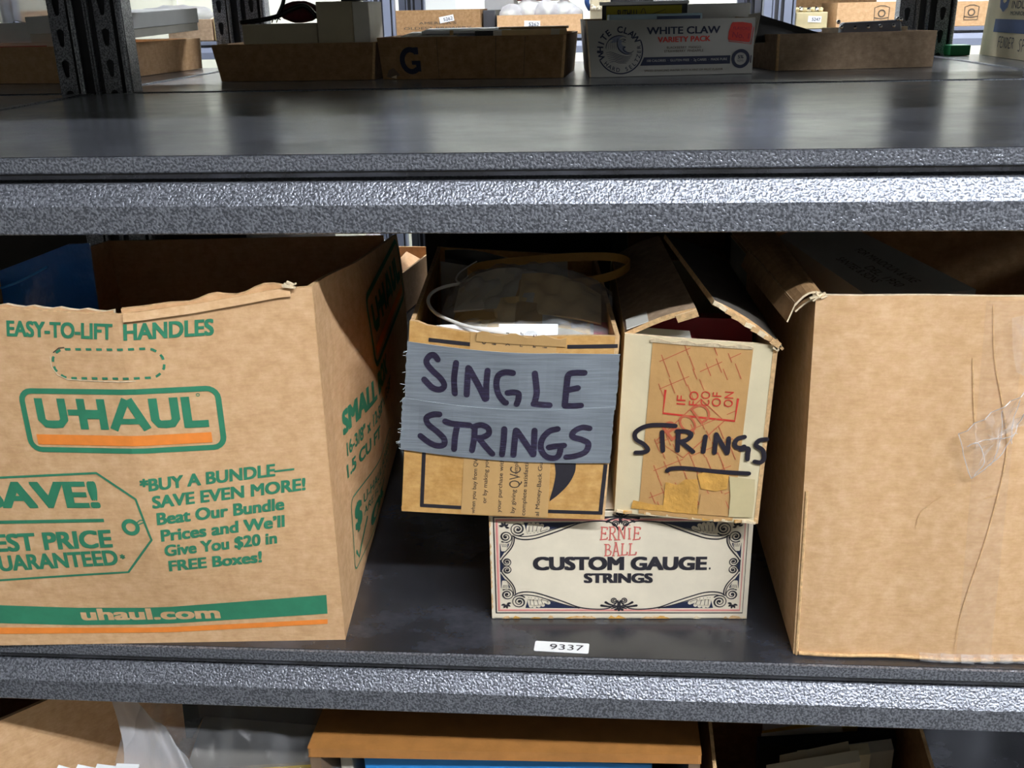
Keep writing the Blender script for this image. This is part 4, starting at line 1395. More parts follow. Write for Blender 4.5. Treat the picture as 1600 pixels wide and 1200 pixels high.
# ================================================================== TRAYS ON THE UPPER SHELF BEHIND
ZU = .4146
def tray(name, label, cat, FL, FR, BR, BL, h, mat, flare=.004, t=.0035, group=None, front=None, hs=None, rim='kraft_cut', inner=None):
    """open-topped tray; corners are floor points counter-clockwise from front left; returns thing, mesh, front panel map"""
    P = [Vector((a[0], a[1], ZU if len(a) < 3 else a[2])) for a in (FL, FR, BR, BL)]
    c = sum(P, Vector()) / 4
    hs = hs or (h, h, h, h)
    T = [p + (p - c).normalized() * flare + Vector((0, 0, hh)) for p, hh in zip(P, hs)]
    t_ = thing(name, label, cat, Vector((c.x, c.y, P[0].z)), group)
    g = G(mat)
    inner = inner or mat
    maps = []
    for i in range(4):
        j = (i + 1) % 4
        w = (P[j] - P[i]).length
        fm = quad(P[i], P[j], T[i], T[j], w, hs[i])
        maps.append((fm, w))
        g.sheet(lambda u, v, fm=fm, w=w, i=i: fm(u * w, v * hs[i]), lsp(0, 1, 6), lsp(0, 1, 3), t, mat, inner, rim)
    g.hexa(P, [p + Vector((0, 0, .003)) for p in P], mat)
    return t_, g, maps

# dark tray at the left of the row
t, g, mp = tray('cardboard_tray', 'cut-down brown tray holding the pale cartons and dark red strap', 'tray', (-.546, .800), (-.316, .790), (-.312, 1.02), (-.546, 1.03), .051, 'kraft_brown', .010)
g.build('tray_body', t)
def carton(name, label, cat, x0, x1, y0, y1, z0, z1, mat, side=None, rz=0, group=None, seam=None, loc=None):
    g = G(mat)
    c = Vector(((x0 + x1) / 2, (y0 + y1) / 2, (z0 + z1) / 2))
    rot = Matrix.Rotation(rz, 3, 'Z')
    g.box(c, (x1 - x0, y1 - y0, z1 - z0), mat, rot)
    if side:
        g.box(c + rot @ Vector(((x1 - x0) / 2, 0, 0)), (.0012, (y1 - y0) * .98, (z1 - z0) * .98), side, rot)
    if seam:
        g.box(c + rot @ Vector((0, -(y1 - y0) / 2, (seam - .5) * (z1 - z0))), ((x1 - x0) * 1.004, .0016, .0012), 'ink_grey', rot)
    o = g.build(name, loc=(c.x, c.y, z0), bev=.0012)
    return tag(o, label, cat, group)
carton('low_carton', 'long low beige carton standing in the brown tray at left', 'carton', -.509, -.398, .806, .90, ZU + .004, .4925, 'beige_board', seam=None)
o = thing('tall_carton', 'tall beige carton with bright white side, upright in the brown tray', 'carton', (-.36, .84, ZU + .004))
g = G('beige_board'); g.bx(-.3965, -.345, .802, .88, ZU + .004, .5215, 'beige_board'); g.build('carton_body', o, bev=.001)
g = G('white_board'); g.bx(-.3445, -.3210, .806, .90, ZU + .004, .5205, 'white_board'); g.build('lid_sleeve', o, bev=.001)
g = G('ink'); g.bx(-.362, -.333, .815, .86, .5216, .5255, 'black_board'); tag(g.build('black_card', loc=(-.348, .84, .5216)), 'small black card lying on top of the tall beige carton', 'card')
# strap bag on the low carton
o = thing('strap_bag', 'dark red pouch with black straps lying on the low beige carton', 'bag', (-.46, .86, .4926))
g = G('red_strap')
g.ball((-.438, .865, .5085), (.030, .026, .0155), 'red_strap', 16, 10, .04, random.Random(3)); g.build('pouch', o, smooth=True)
g = G('black_plastic')
for pts, r_ in (([(-.518, .83, .4955), (-.490, .828, .498), (-.462, .828, .5030), (-.440, .83, .5125), (-.420, .832, .5165), (-.405, .835, .5010)], .0034), ([(-.462, .83, .503), (-.452, .83, .520), (-.447, .83, .540)], .0030), ([(-.420, .835, .5165), (-.4085, .838, .506), (-.402, .84, .495)], .0024)):
    g.tube(cr(pts, 6), r_, 'black_plastic', 8)
g.build('strap', o, smooth=True)
g = G('chrome')
for dx in (0, .007):
    g.tube(cr([(-.470 + dx, .826, .4945), (-.467 + dx, .825, .4995), (-.463 + dx, .825, .4985)], 5), .0010, 'chrome', 6)
g.build('buckle', o, smooth=True)
g = G('white_paper')
g.sheet(quad((-.326, .92, .42), (-.306, .915, .42), (-.352, .925, .500), (-.3385, .92, .5005)), [0, .5, 1], [0, 1], .0015, 'white_paper')
tag(g.build('white_card', loc=(-.33, .92, .42)), 'bright white card leaning up between the two left brown trays', 'card')

# tray with the dark blue letter
t, g, mp = tray('cardboard_tray', 'shallow brown tray printed with a dark blue letter, full of papers', 'tray', (-.302, .787), (-.042, .762), (-.030, .965), (-.290, .985), .057, 'kraft_brown', .006)
fm, w = mp[0]
p = Press(g, fm, .0003, .05)
cx, cy = .0445, .0255
ring = [(cx + .0125 * math.cos(R(a)), cy + .0150 * math.sin(R(a))) for a in range(48, 322, 12)]
p.line(ring, .0072, 'ink_navy', cap=False)
p.rect(cx + .001, cy - .0055, cx + .0135, cy - .0002, 'ink_navy')
p.rect(cx + .0068, cy - .0150, cx + .0135, cy - .001, 'ink_navy')
p.rect(cx + .0055, cy + .0085, cx + .0118, cy + .0180, 'ink_navy')
for i, u in enumerate((.083, .165, .205)):
    p.line([(u, .002), (u + .001, .055)], .0006, 'ink_grey')
p.poly([(.006, .004), (.016, .001), (.026, .006), (.018, .016), (.010, .013)], 'leather_dark')
p.layer = 2
p.poly([(.012, .003), (.020, .001), (.021, .006)], 'fibre')
g.build('tray_body', t)
def slab(name, label, cat, c, d, mat, rx=0, ry=0, rz=0, group=None):
    g = G(mat)
    rot = Matrix.Rotation(rz, 3, 'Z') @ Matrix.Rotation(ry, 3, 'Y') @ Matrix.Rotation(rx, 3, 'X')
    g.box(c, d, mat, rot)
    return tag(g.build(name, loc=c), label, cat, group)
slab('booklet', 'pale booklet lying at the left end of the letter tray', 'booklet', (-.235, .85, .4685), (.080, .10, .012), 'paper_grey', rx=.04)
slab('blue_pamphlet', 'blue-grey pamphlet with a pale edge in the letter tray', 'pamphlet', (-.190, .815, .4700), (.105, .05, .004), 'steel_blue', rx=.12, rz=.03)
slab('white_folder', 'thin white folder on the pamphlets of the letter tray', 'folder', (-.185, .87, .4775), (.13, .08, .004), 'white_paper', rx=.03)
slab('dark_case', 'small black case among the papers of the letter tray', 'case', (-.155, .82, .4735), (.026, .05, .009), 'black_board')
slab('label_card', 'small white label card beside the long tan envelope', 'card', (-.131, .812, .4720), (.026, .03, .010), 'white_board')
slab('long_envelope', 'long tan envelope along the right of the letter tray', 'envelope', (-.085, .84, .4725), (.092, .09, .011), 'paper_tan', rz=.03)
slab('brown_envelope', 'darker brown envelope on top of the long tan one', 'envelope', (-.088, .875, .4795), (.10, .06, .003), 'paper_brown', rz=-.02)
slab('cream_tag', 'cream paper tag sticking up at the right of the letter tray', 'tag', (-.054, .80, .4745), (.012, .02, .008), 'cream_clean', ry=.1)
slab('rubber_strap', 'narrow orange strap around the booklet of the letter tray', 'strap', (-.203, .808, .4745), (.004, .012, .009), 'paper_brown')

# the white printed drinks carton
wq0, wq1 = Vector((-.005, .757, ZU)), Vector((.222, .790, ZU))
WH = .0745
wt0, wt1 = wq0 + Vector((-.006, -.004, WH)), wq1 + Vector((.0005, 0, .0735))
WW = (wq1 - wq0).length
wf = quad(wq0, wq1, wt0, wt1, WW, WH)
dd = Vector((-.010, .21, 0))
t = thing('drinks_carton', 'cut-down white printed drinks carton with round wave emblem and red patch', 'carton', (wq0 + wq1 + dd) / 2)
g = G('grey_carton')
g.sheet(lambda u, v: wf(u * WW, v * WH), lsp(0, 1, 4), lsp(0, 1, 2), .002, 'grey_carton', 'kraft_grey', 'fibre')
for a, b, c, d in ((wq1, wq1 + dd, wt1, wt1 + dd), (wq1 + dd, wq0 + dd, wt1 + dd, wt0 + dd), (wq0 + dd, wq0, wt0 + dd, wt0)):
    g.sheet(quad(a, b, c, d), [0, .5, 1], [0, .5, 1], .002, 'grey_carton', 'kraft_grey', 'fibre')
g.hexa([wq0, wq1, wq1 + dd, wq0 + dd], [a + Vector((0, 0, .002)) for a in (wq0, wq1, wq1 + dd, wq0 + dd)], 'grey_carton')
# crop-traced coordinates (crop at 11.43 px per photo pixel)
def wc(cx, cy):
    x, y = 915 + cx / 11.43, 20 + cy / 11.43
    f = (x - 918) / 251.
    top = 36 + (29 - 36) * f
    bot = 121 + (114 - 121) * f
    return (f * WW, (bot - y) / (bot - top) * WH)
p = Press(g, wf, .0002, .05)
def arc_text(txt, c, r_, a0, a1, h, mat, bold, inward=False):
    n = len(txt)
    for i, ch in enumerate(txt):
        if ch == ' ': continue
        a = R(a0 + (a1 - a0) * i / (n - 1))
        vv, tt = text2d(ch, bold)
        hv, _ = text2d('H', bold)
        k = h / max(q_[1] for q_ in hv)
        mx = (min(q_[0] for q_ in vv) + max(q_[0] for q_ in vv)) / 2
        rot = a - math.pi / 2 if not inward else a + math.pi / 2
        base = r_ if not inward else r_
        Q = []
        for q_ in vv:
            x_, y_ = (q_[0] - mx) * k, q_[1] * k
            X = c[0] + base * math.cos(a) + x_ * math.cos(rot) - y_ * math.sin(rot)
            Y = c[1] + base * math.sin(a) + x_ * math.sin(rot) + y_ * math.cos(rot)
            Q.append((X, Y))
        p.tris([tuple(Q[i_] for i_ in t_) for t_ in tt], mat)
cc = wc(585, 680)
ru = (wc(975, 680)[0] - cc[0])
arc_text('WHITE CLAW', cc, ru * .74, 194, 34, ru * .26, 'ink_navy', .03)
arc_text('HARD SELTZER', cc, ru * .93, 222, 368, ru * .17, 'ink_navy', .012, True)
p.line([(cc[0] + ru * math.cos(R(a)), cc[1] + ru * math.sin(R(a))) for a in range(207, 386, 6)], ru * .055, 'ink_navy')
# breaking wave in strokes
def wv(pts, w0, mat='ink_navy'):
    c = cr([wc(*a) for a in pts], 5)
    n = len(c)
    p.line(c, [w0 * (.4 + .6 * math.sin(math.pi * i / (n - 1))) for i in range(n)], mat)
p.poly([wc(*a) for a in [(345, 600), (390, 520), (460, 460), (560, 430), (650, 440), (600, 470), (560, 540), (550, 620), (590, 690), (660, 740), (760, 755), (700, 700), (660, 640), (690, 620), (640, 600), (610, 560), (640, 520), (560, 480), (480, 500), (420, 560), (370, 640), (335, 680)]], 'steel_blue')
p.layer = 2
wv([(340, 650), (370, 560), (440, 480), (540, 435), (640, 435), (700, 460)], .0012)
wv([(560, 480), (545, 560), (555, 640), (600, 700), (680, 745), (790, 745)], .0016)
wv([(600, 500), (640, 490), (690, 500), (640, 530), (690, 550)], .0009)
wv([(630, 620), (680, 625), (640, 650), (670, 700), (760, 725), (820, 690)], .0014)
for k in range(6):
    wv([(370 + 35 * k, 560 - 18 * k), (360 + 32 * k, 620), (350 + 34 * k, 670)], .0004)
for k in range(6):
    wv([(340 + 12 * k, 730 + 32 * k), (430 + 10 * k, 715 + 32 * k), (560, 760 + 28 * k), (700 - 8 * k, 790 + 22 * k), (800 - 22 * k, 760 + 30 * k)], .0008)
def W4(cx, cy):      # coordinates in the wider crop (4.7 px per photo pixel from x=880)
    return wc((880 + cx / 4.706 - 915) * 11.43, (cy / 4.706 - 20) * 11.43)
def wtext(txt, a, b, cap, mat, bold):
    (u0, v0), (u1, v1) = W4(*a), W4(*b)
    p.text(txt, u0, u0 + math.hypot(u1 - u0, v1 - v0), v0, cap, mat, bold, 0, math.atan2(v1 - v0, u1 - u0))
wtext('WHITE CLAW', (598, 262), (1115, 248), .0095, 'ink_navy', .028)
wtext('VARIETY PACK', (675, 318), (1048, 305), .0072, 'ink_red', .03)
wtext('BLACKBERRY  MANGO', (738, 362), (982, 356), .0030, 'ink_grey', .01)
wtext('STRAWBERRY  PINEAPPLE', (720, 388), (1000, 380), .0030, 'ink_grey', .01)
p.poly([W4(545, 484), W4(575, 424), W4(1195, 406), W4(1195, 466)], 'ink_navy')
p.layer = 3
wtext('100 CALORIES  \u00b7  GLUTEN FREE  \u00b7  2g CARBS  \u00b7  MADE PURE', (595, 457), (1172, 441), .0031, 'grey_carton', .008)
wtext('SPIKED SPARKLING WATER WITH A HINT OF FRUIT FLAVOR', (575, 528), (1145, 512), .0027, 'ink_grey', .008)
c2 = W4(1270, 430)
r2 = W4(1325, 430)[0] - c2[0]
p.line([(c2[0] + r2 * math.cos(R(a)), c2[1] + r2 * math.sin(R(a))) for a in range(0, 360, 12)], r2 * .42, 'ink_navy', closed=True)
p.text('5%', c2[0] - r2 * .38, c2[0] + r2 * .38, c2[1] + .0002, r2 * .42, 'ink_navy', .02)
p.text('ALC/VOL', c2[0] - r2 * .42, c2[0] + r2 * .42, c2[1] - r2 * .38, r2 * .25, 'ink_navy', .0)
p.line([W4(1345, 405), W4(1345, 460)], .0012, 'ink_navy', cap=False)
p.poly([W4(*a) for a in [(1190, 185), (1200, 170), (1270, 168), (1335, 178), (1340, 200), (1332, 300), (1325, 312), (1180, 298), (1172, 290), (1175, 240)]], 'ink_red')
p.line([W4(1178, 305), W4(1260, 314), W4(1338, 325), W4(1352, 205)], .0009, 'ink_red')
p.layer = 3
wtext('FLAVORS', (1205, 222), (1322, 228), .0042, 'maroon', .02)
wtext('No. 1', (1200, 278), (1320, 288), .0075, 'maroon', .02)
g.build('carton_body', t)
# things standing in the drinks carton
o = thing('yellow_box', 'black-edged olive yellow box with white lid edge behind the wave-emblem carton front', 'box', (.072, .85, ZU + .003))
g = G('black_board'); g.bx(.012, .134, .850, .862, ZU + .003, .508, 'black_board')
g.bx(.018, .126, .849, .851, ZU + .02, .5065, 'olive')
ym = quad((.018, .8488, .485), (.126, .8488, .485), (.018, .8488, .5065), (.126, .8488, .5065), .108, .0215)
p = Press(g, ym, .0002, .05)
p.text('SUTHU I', .016, .044, .006, .0105, 'ink', .02)
p.line([(a * .001 + .050, .012 + .006 * math.sin(a * .5)) for a in range(0, 12)], .0008, 'ink')
p.line([(.060, .008), (.085, .016), (.086, .006), (.066, .007)], .0007, 'ink')
g.build('box_body', o)
g = G('white_paper'); g.bx(.008, .136, .846, .864, .5080, .5125, 'white_paper'); g.build('lid', o)
carton('blue_carton', 'thin pale blue carton with dark blue end lying in the wave-emblem carton', 'carton', .020, .150, .800, .84, .470, .4955, 'pale_blue', rz=.06)
g = G('navy_plastic'); g.box((.118, .8005, .489), (.060, .004, .007), 'navy_plastic', Matrix.Rotation(.06, 3, 'Z')); tag(g.build('blue_card', loc=(.118, .80, .489)), 'dark blue card against the right end of the pale blue carton', 'card')
carton('white_carton', 'large plain white carton standing behind the wave-emblem carton', 'carton', .140, .236, .935, .975, ZU, .5075, 'white_paper')

# plain dark tray at the right
t, g, mp = tray('cardboard_tray', 'plain dull brown tray with studded blue pouch, right of the wave-emblem carton', 'tray', (.262, .832), (.492, .868), (.475, 1.05), (.236, 1.00), .051, 'kraft_grey', .001, hs=(.050, .050, .048, .046))
g.build('tray_body', t)
g = G('black_board')
g.sheet(quad((.232, .875, .452), (.335, .930, .452), (.240, .895, .492), (.340, .94, .463)), [0, .5, 1], [0, .5, 1], .004, 'black_board', 'white_board', 'white_board')
tag(g.build('black_board', loc=(.28, .9, .455)), 'black board with white edge leaning in the plain dull tray', 'board')
g = G('white_board')
g.sheet(quad((.226, .880, .45), (.2345, .872, .45), (.226, .885, .4915), (.2425, .879, .4935)), [0, 1], [0, 1], .002, 'white_board')
tag(g.build('white_card', loc=(.23, .88, .45)), 'narrow white card at the left end of the leaning black board', 'card')
o = thing('studded_pouch', 'blue-grey pouch with chrome studs lying in the plain dull tray', 'pouch', (.415, .95, ZU + .004))
g = G('steel_blue')
g.hexa([(.368, .925, ZU + .004), (.470, .935, ZU + .004), (.472, .965, ZU + .004), (.368, .955, ZU + .004)], [(.372, .930, .4765), (.458, .938, .480), (.468, .962, .476), (.372, .95, .4765)], 'steel_blue')
g.build('pouch_body', o, bev=.004)
for x_, z_ in ((.366, .4775), (.371, .4700), (.391, .4690), (.410, .4695), (.428, .4700), (.447, .4705), (.452, .4800), (.457, .479)):
    g = G('chrome'); g.ball((x_, .927, z_), .0032, 'chrome', 8, 6); g.build('stud', o, smooth=True)
carton('pale_strip', 'pale cardboard strip behind the studded pouch', 'cardboard', .355, .485, .985, .990, ZU + .004, .4685, 'fibre')

# kraft tray with white boxes at the left
t, g, mp = tray('cardboard_tray', 'kraft tray left of the slotted double post, under white lidded boxes', 'tray', (-1.02, .855), (-.757, .820), (-.722, 1.19), (-.99, 1.20), .053, 'kraft', .003, rim='fibre')
fm, w = mp[1]
p = Press(g, fm, .0003, .05)
p.line([(.13, .002), (.13, .05)], .0006, 'ink_grey')
for k in range(60):
    u = .004 + .006 * k
    p.poly([(u, .0), (u + .0025, .0), (u + .00125, .0016)], 'ink')
g.build('tray_body', t)
def lidded(name, label, c, d, rz, ry, lid_h, rx=0):
    o = thing(name, label, 'box', Vector(c) - Vector((0, 0, d[2] / 2)))
    rot = Matrix.Rotation(rz, 3, 'Z') @ Matrix.Rotation(ry, 3, 'Y') @ Matrix.Rotation(rx, 3, 'X')
    C0 = Vector(c)
    g = G('white_board'); g.box(C0 - rot @ Vector((0, 0, lid_h / 2)), (d[0], d[1], d[2] - lid_h), 'white_board', rot); g.build('box_base', o, bev=.001)
    g = G('white_paper'); g.box(C0 + rot @ Vector((0, 0, d[2] / 2 - lid_h / 2)), (d[0] + .004, d[1] + .004, lid_h), 'white_paper', rot); g.build('lid', o, bev=.001)
    return o
lidded('white_box', 'long white lidded box sloping in the kraft tray right of the double post', (-.778, .995, .4960), (.12, .31, .037), -.10, 0, .024, .030)
lidded('white_box', 'white lidded box with a red corner, left of the slotted double post', (-.900, .885, .4840), (.20, .06, .036), -.06, 0, .029)
slab('red_card', 'red card peeking out under the left white lidded box', 'card', (-.885, .843, .4655), (.11, .01, .006), 'ink_red')
slab('red_corner_card', 'red card standing at the right end of the left white lidded box', 'card', (-.793, .87, .483), (.004, .04, .028), 'ink_red')
g = G('film_milky')
def fb(u, v):
    return Vector((-.98 + .145 * u, .88 + .012 * math.sin(u * 7 + v * 4), .503 + .06 * v + .002 * math.sin(u * 21)))
g.sheet(fb, lsp(0, 1, 12), lsp(0, 1, 6), .012, 'film_milky')
tag(g.build('plastic_bag', loc=(-.9, .88, .503), smooth=True), 'pale translucent bag lying on the left white lidded box', 'bag')

# big carton with the blue band at the right end of the row
c0, c1 = Vector((.672, 1.195, ZU)), Vector((.662, .900, ZU))
ch = .30
t = thing('printed_carton', 'tall tan carton with a wide blue band and industrial lettering at right', 'carton', (.80, 1.05, ZU))
cf = quad(c0, c1, c0 + Vector((.012, 0, ch)), c1 + Vector((.010, 0, ch)), .295, ch)
g = G('cream_board')
bd = Vector((.30, .01, 0))
g.sheet(lambda u, v: cf(u * .295, v * ch), lsp(0, 1, 4), lsp(0, 1, 4), .004, 'cream_board')
g.sheet(quad(c1, c1 + bd, c1 + Vector((.01, 0, ch)), c1 + bd + Vector((0, 0, ch))), [0, 1], [0, 1], .004, 'cream_board')
g.sheet(quad(c1 + bd, c0 + bd, c1 + bd + Vector((0, 0, ch)), c0 + bd + Vector((0, 0, ch))), [0, 1], [0, 1], .004, 'cream_board')
g.sheet(quad(c0 + bd, c0, c0 + bd + Vector((0, 0, ch)), c0 + Vector((.012, 0, ch))), [0, 1], [0, 1], .004, 'cream_board')
g.hexa([c0 + Vector((.012, 0, ch - .004)), c1 + Vector((.01, 0, ch - .004)), c1 + bd + Vector((0, 0, ch - .004)), c0 + bd + Vector((0, 0, ch - .004))], [c0 + Vector((.012, 0, ch)), c1 + Vector((.01, 0, ch)), c1 + bd + Vector((0, 0, ch)), c0 + bd + Vector((0, 0, ch))], 'cream_board')
p = Press(g, cf, .0004, .05)
p.rect(.052, .0385, .285, .0590, 'ink_blue')
p.line(dens([(.064, .125), (.064, .098), (.069, .0815), (.082, .0765), (.095, .0815), (.100, .098), (.100, .125)], .01, False), .0135, 'ink_blue', cap=False)
p.text('HUMMAN', .120, .260, .0905, .026, 'ink_blue', .03)
p.text('INDUSTRIES', .118, .250, .0755, .0115, 'ink', .01)
p.text('MONROE, WISCONSIN', .118, .272, .0655, .0058, 'ink', .01)
def hw(pts): p.line(cr(pts, 4) if len(pts) > 2 else pts, .0018, 'ink')
def word(txt, u, v, h, w):
    S = {'F': [[(0, 0), (.05, 1)], [(.05, 1), (.8, 1.05)], [(.05, .55), (.6, .55)]], 'E': [[(.7, 1), (.05, 1), (0, .5), (.05, 0), (.75, 0)], [(0, .5), (.55, .5)]],
         'N': [[(0, 0), (.05, 1)], [(.05, 1), (.7, 0)], [(.7, 0), (.72, 1)]], 'D': [[(0, 0), (.05, 1)], [(0, 1), (.6, .8), (.7, .4), (.4, .05), (0, 0)]],
         'R': [[(0, 0), (.05, 1)], [(.0, 1), (.6, .95), (.6, .6), (.05, .5)], [(.2, .5), (.75, 0)]], 'S': [[(.7, .95), (.3, 1), (.05, .75), (.4, .5), (.65, .25), (.4, 0), (0, .05)]],
         'P': [[(0, 0), (.05, 1)], [(0, 1), (.6, .95), (.65, .6), (.05, .45)]], 'K': [[(0, 0), (.05, 1)], [(.7, 1), (.05, .45)], [(.2, .55), (.7, 0)]]}
    for ch_ in txt:
        if ch_ in S:
            for st in S[ch_]: hw([(u + a * w * .85, v + b * h) for a, b in st])
        u += w
word('FENDER', .085, .016, .015, .0125)
word('SPRK', .180, .013, .017, .0150)
g.build('carton_body', t)

# ================================================================== ACROSS THE REAR AISLE
def boxthing(name, label, cat, x0, x1, y0, y1, z0, z1, mat, prints=None, group=None):
    o = thing(name, label, cat, ((x0 + x1) / 2, (y0 + y1) / 2, z0), group)
    g = G(mat); g.bx(x0, x1, y0, y1, z0, z1, mat)
    fm = quad((x0, y0, z0), (x1, y0, z0), (x0, y0, z1), (x1, y0, z1), x1 - x0, z1 - z0)
    if prints: prints(Press(g, fm, .0006, .1), x1 - x0, z1 - z0)
    g.build('box_body', o, bev=.002 if not prints else 0)
    return o, fm
ZFT = ZF + .0005
def sticker_on(o, fm, u, v, w, h, rot, txt):
    c, s_ = math.cos(rot), math.sin(rot)
    sm_ = lambda a, b: fn_pt(fm, u + a * c - b * s_, v + a * s_ + b * c, .0012)
    g = G('white_paper')
    g.sheet(lambda a, b: sm_(a * w, b * h), [0, 1], [0, 1], .0004, 'white_paper')
    Press(g, sm_, .0004, .1).text(txt, w * .28, w * .92, h * .22, h * .52, 'ink_navy', .01)
    g.build('number_sticker', o)
def brew(p, w, h):
    p.text('AMERICA\u2019S', w * .27, w * .72, h * .46, h * .095, 'ink_grey', .01)
    p.text('OLDEST BREWERY', w * .09, w * .90, h * .27, h * .095, 'ink_grey', .01)
o, fm = boxthing('brewery_carton', 'brown lettered carton with a tilted number sticker across the rear aisle', 'carton', -.622, -.356, 2.62, 2.86, ZFT, .5075, 'kraft_brown', brew)
sticker_on(o, fm, .140, .0385, .046, .0185, .17, '5262')
t = thing('cardboard_tray', 'kraft tray of clear plastic bags with a straight number sticker, across the rear aisle', 'tray', (-.17, 2.75, ZFT))
g = G('kraft'); 
for a in ((-.302, -.036, 2.62, 2.625), (-.302, -.036, 2.88, 2.885), (-.302, -.297, 2.62, 2.885), (-.041, -.036, 2.62, 2.885)):
    g.bx(*a, ZFT, .4865, 'kraft')
g.bx(-.30, -.038, 2.62, 2.885, ZFT, ZFT + .004, 'kraft')
g.build('tray_body', t)
fm = quad((-.302, 2.62, ZFT), (-.036, 2.62, ZFT), (-.302, 2.62, .4865), (-.036, 2.62, .4865), .266, .058)
sticker_on(t, fm, .085, .0210, .050, .0205, -.03, '5262')
rg = random.Random(31)
for i, (x_, z_, r_) in enumerate(((-.262, .488, .040), (-.205, .494, .048), (-.150, .497, .042), (-.092, .490, .046), (-.062, .486, .028))):
    g = G('film_milky')
    g.ball((x_, 2.70 + .02 * (i % 2), z_), (r_, .05, r_ * .8), 'film_milky', 18, 12, .10, random.Random(i))
    tag(g.build('plastic_bag', loc=(x_, 2.7, z_ - r_ * .8), smooth=True), ['clear crumpled bag at the left end of the stickered kraft tray', 'clear bag second from the left in the stickered kraft tray', 'clear bag in the middle of the stickered kraft tray', 'clear bag second from the right in the stickered kraft tray', 'small clear bag at the right end of the stickered kraft tray'][i], 'bag')
boxthing('grey_crate', 'dark grey crate between the lettered carton and the stickered kraft tray', 'crate', -.350, -.312, 2.66, 2.9, ZFT, .503, 'dark_steel')
boxthing('white_bin', 'white bin standing over the grey crate across the rear aisle', 'bin', -.372, -.272, 2.93, 3.15, .50, .60, 'white_paper')
g = G('ink_blue'); g.tube(cr([(-.012, 2.68, .50), (-.022, 2.66, .52), (-.014, 2.66, .545), (.004, 2.66, .57)], 6), .008, 'ink_blue', 8)
tag(g.build('blue_strap', loc=(-.01, 2.66, .5), smooth=True), 'blue strap hanging right of the stickered kraft tray', 'strap')
o, fm = boxthing('beige_carton', 'beige carton with foam pieces, behind the left end of the wave-emblem carton', 'carton', -.012, .050, 2.66, 2.85, ZFT, .560, 'beige_board')
g = G('cream_clean'); rg = random.Random(12)
for k in range(10):
    g.ball((rg.uniform(-.006, .045), 2.652, rg.uniform(.498, .510)), .006, 'cream_clean', 7, 5, .2, rg)
tag(g.build('packing_foam', loc=(.02, 2.652, .5)), 'pale packing foam bits against the beige carton', 'foam', kind='stuff')
g = G('black_board'); g.bx(.055, .30, 2.75, 2.95, ZFT, .53, 'black_board'); tag(g.build('dark_case', loc=(.18, 2.85, ZFT), bev=.004), 'dark case across the rear aisle, behind the yellow box', 'case')
g = G('film_milky'); g.ball((.235, 2.66, .516), (.05, .04, .035), 'film_milky', 18, 12, .15, random.Random(77)); tag(g.build('plastic_bag', loc=(.235, 2.66, .49), smooth=True), 'clear bag heaped above the white carton behind the wave-emblem carton', 'bag')
def shield(p, w, h):
    cx, cy = w * .70, h * .52
    s_ = h * .30
    P0 = [(cx - s_, cy + s_ * .85), (cx - s_ * .3, cy + s_ * 1.1), (cx + s_ * .3, cy + s_ * 1.1), (cx + s_, cy + s_ * .85), (cx + s_ * .95, cy - s_ * .9), (cx - s_ * .95, cy - s_ * .9)]
    p.line(P0, .0025, 'ink_grey', closed=True)
    p.line([(cx + s_ * .45 * math.cos(a * .63), cy + .1 * s_ + s_ * .45 * math.sin(a * .63)) for a in range(10)], .004, 'ink_grey', closed=True)
    p.line([(cx - s_ * .9, cy - s_ * .45), (cx, cy - s_ * .6), (cx + s_ * .9, cy - s_ * .45)], .003, 'ink_grey')
o, fm = boxthing('wooden_tray', 'pale wooden tray with number sticker and shiny hardware, across the rear aisle', 'tray', .618, .713, 2.62, 2.80, ZFT, .4765, 'wood_pale')
sticker_on(o, fm, .036, .020, .040, .018, -.05, '5247')
rg = random.Random(41)
for k in range(7):
    g = G('chrome' if k % 2 else 'wood_pale'); g.ball((.626 + .012 * k, 2.66, .483 + .004 * rg.random()), (.009, .009, .007), g.mats[0], 10, 7, .2, rg)
    tag(g.build('hardware_piece', loc=(.626 + .012 * k, 2.66, .477)), 'small metal hardware piece heaped in the pale wooden tray', 'hardware', 'hardware in the wooden tray')
boxthing('kraft_carton', 'kraft carton with a printed shield, left of the back right post', 'carton', .740, .930, 2.62, 2.85, ZFT, .502, 'kraft', shield)
boxthing('kraft_carton', 'kraft carton with a printed shield, right of the back right post', 'carton', 1.015, 1.19, 2.62, 2.85, ZFT, .498, 'kraft', shield)
boxthing('brown_carton', 'dark brown carton above the wooden tray across the rear aisle', 'carton', .65, .94, 2.95, 3.15, ZFT, .56, 'kraft_brown')
boxthing('kraft_carton', 'small orange-tan carton left of the back left post, across the rear aisle', 'carton', -1.225, -1.165, 2.65, 2.85, ZFT, .4975, 'paper_tan')
boxthing('grey_carton', 'grey-brown carton under plastic film, beyond the sloping white box', 'carton', -1.38, -1.232, 2.65, 2.85, ZFT, .4945, 'kraft_grey')
g = G('film_milky'); g.ball((-1.36, 2.68, .510), (.13, .06, .028), 'film_milky', 22, 12, .12, random.Random(5)); tag(g.build('plastic_bag', loc=(-1.36, 2.68, .49), smooth=True), 'clear plastic film over the grey-brown carton beyond the sloping white box', 'bag')
boxthing('kraft_carton', 'tan carton far behind the left white lidded box', 'carton', -1.90, -1.70, 2.65, 2.85, ZFT, .532, 'kraft')
boxthing('red_bin', 'dark red bin high across the rear aisle, above the clear bags', 'bin', -.262, .02, 2.95, 3.15, .53, .60, 'red_strap')
g = G('wall_panel'); g.bx(-.92, -.68, 4.6, 4.9, -1.26, .75, 'wall_panel')
tag(g.build('cabinet', loc=(-.8, 4.75, -1.26), bev=.01), 'pale grey cabinet against the far wall, above the lettered carton', 'cabinet')
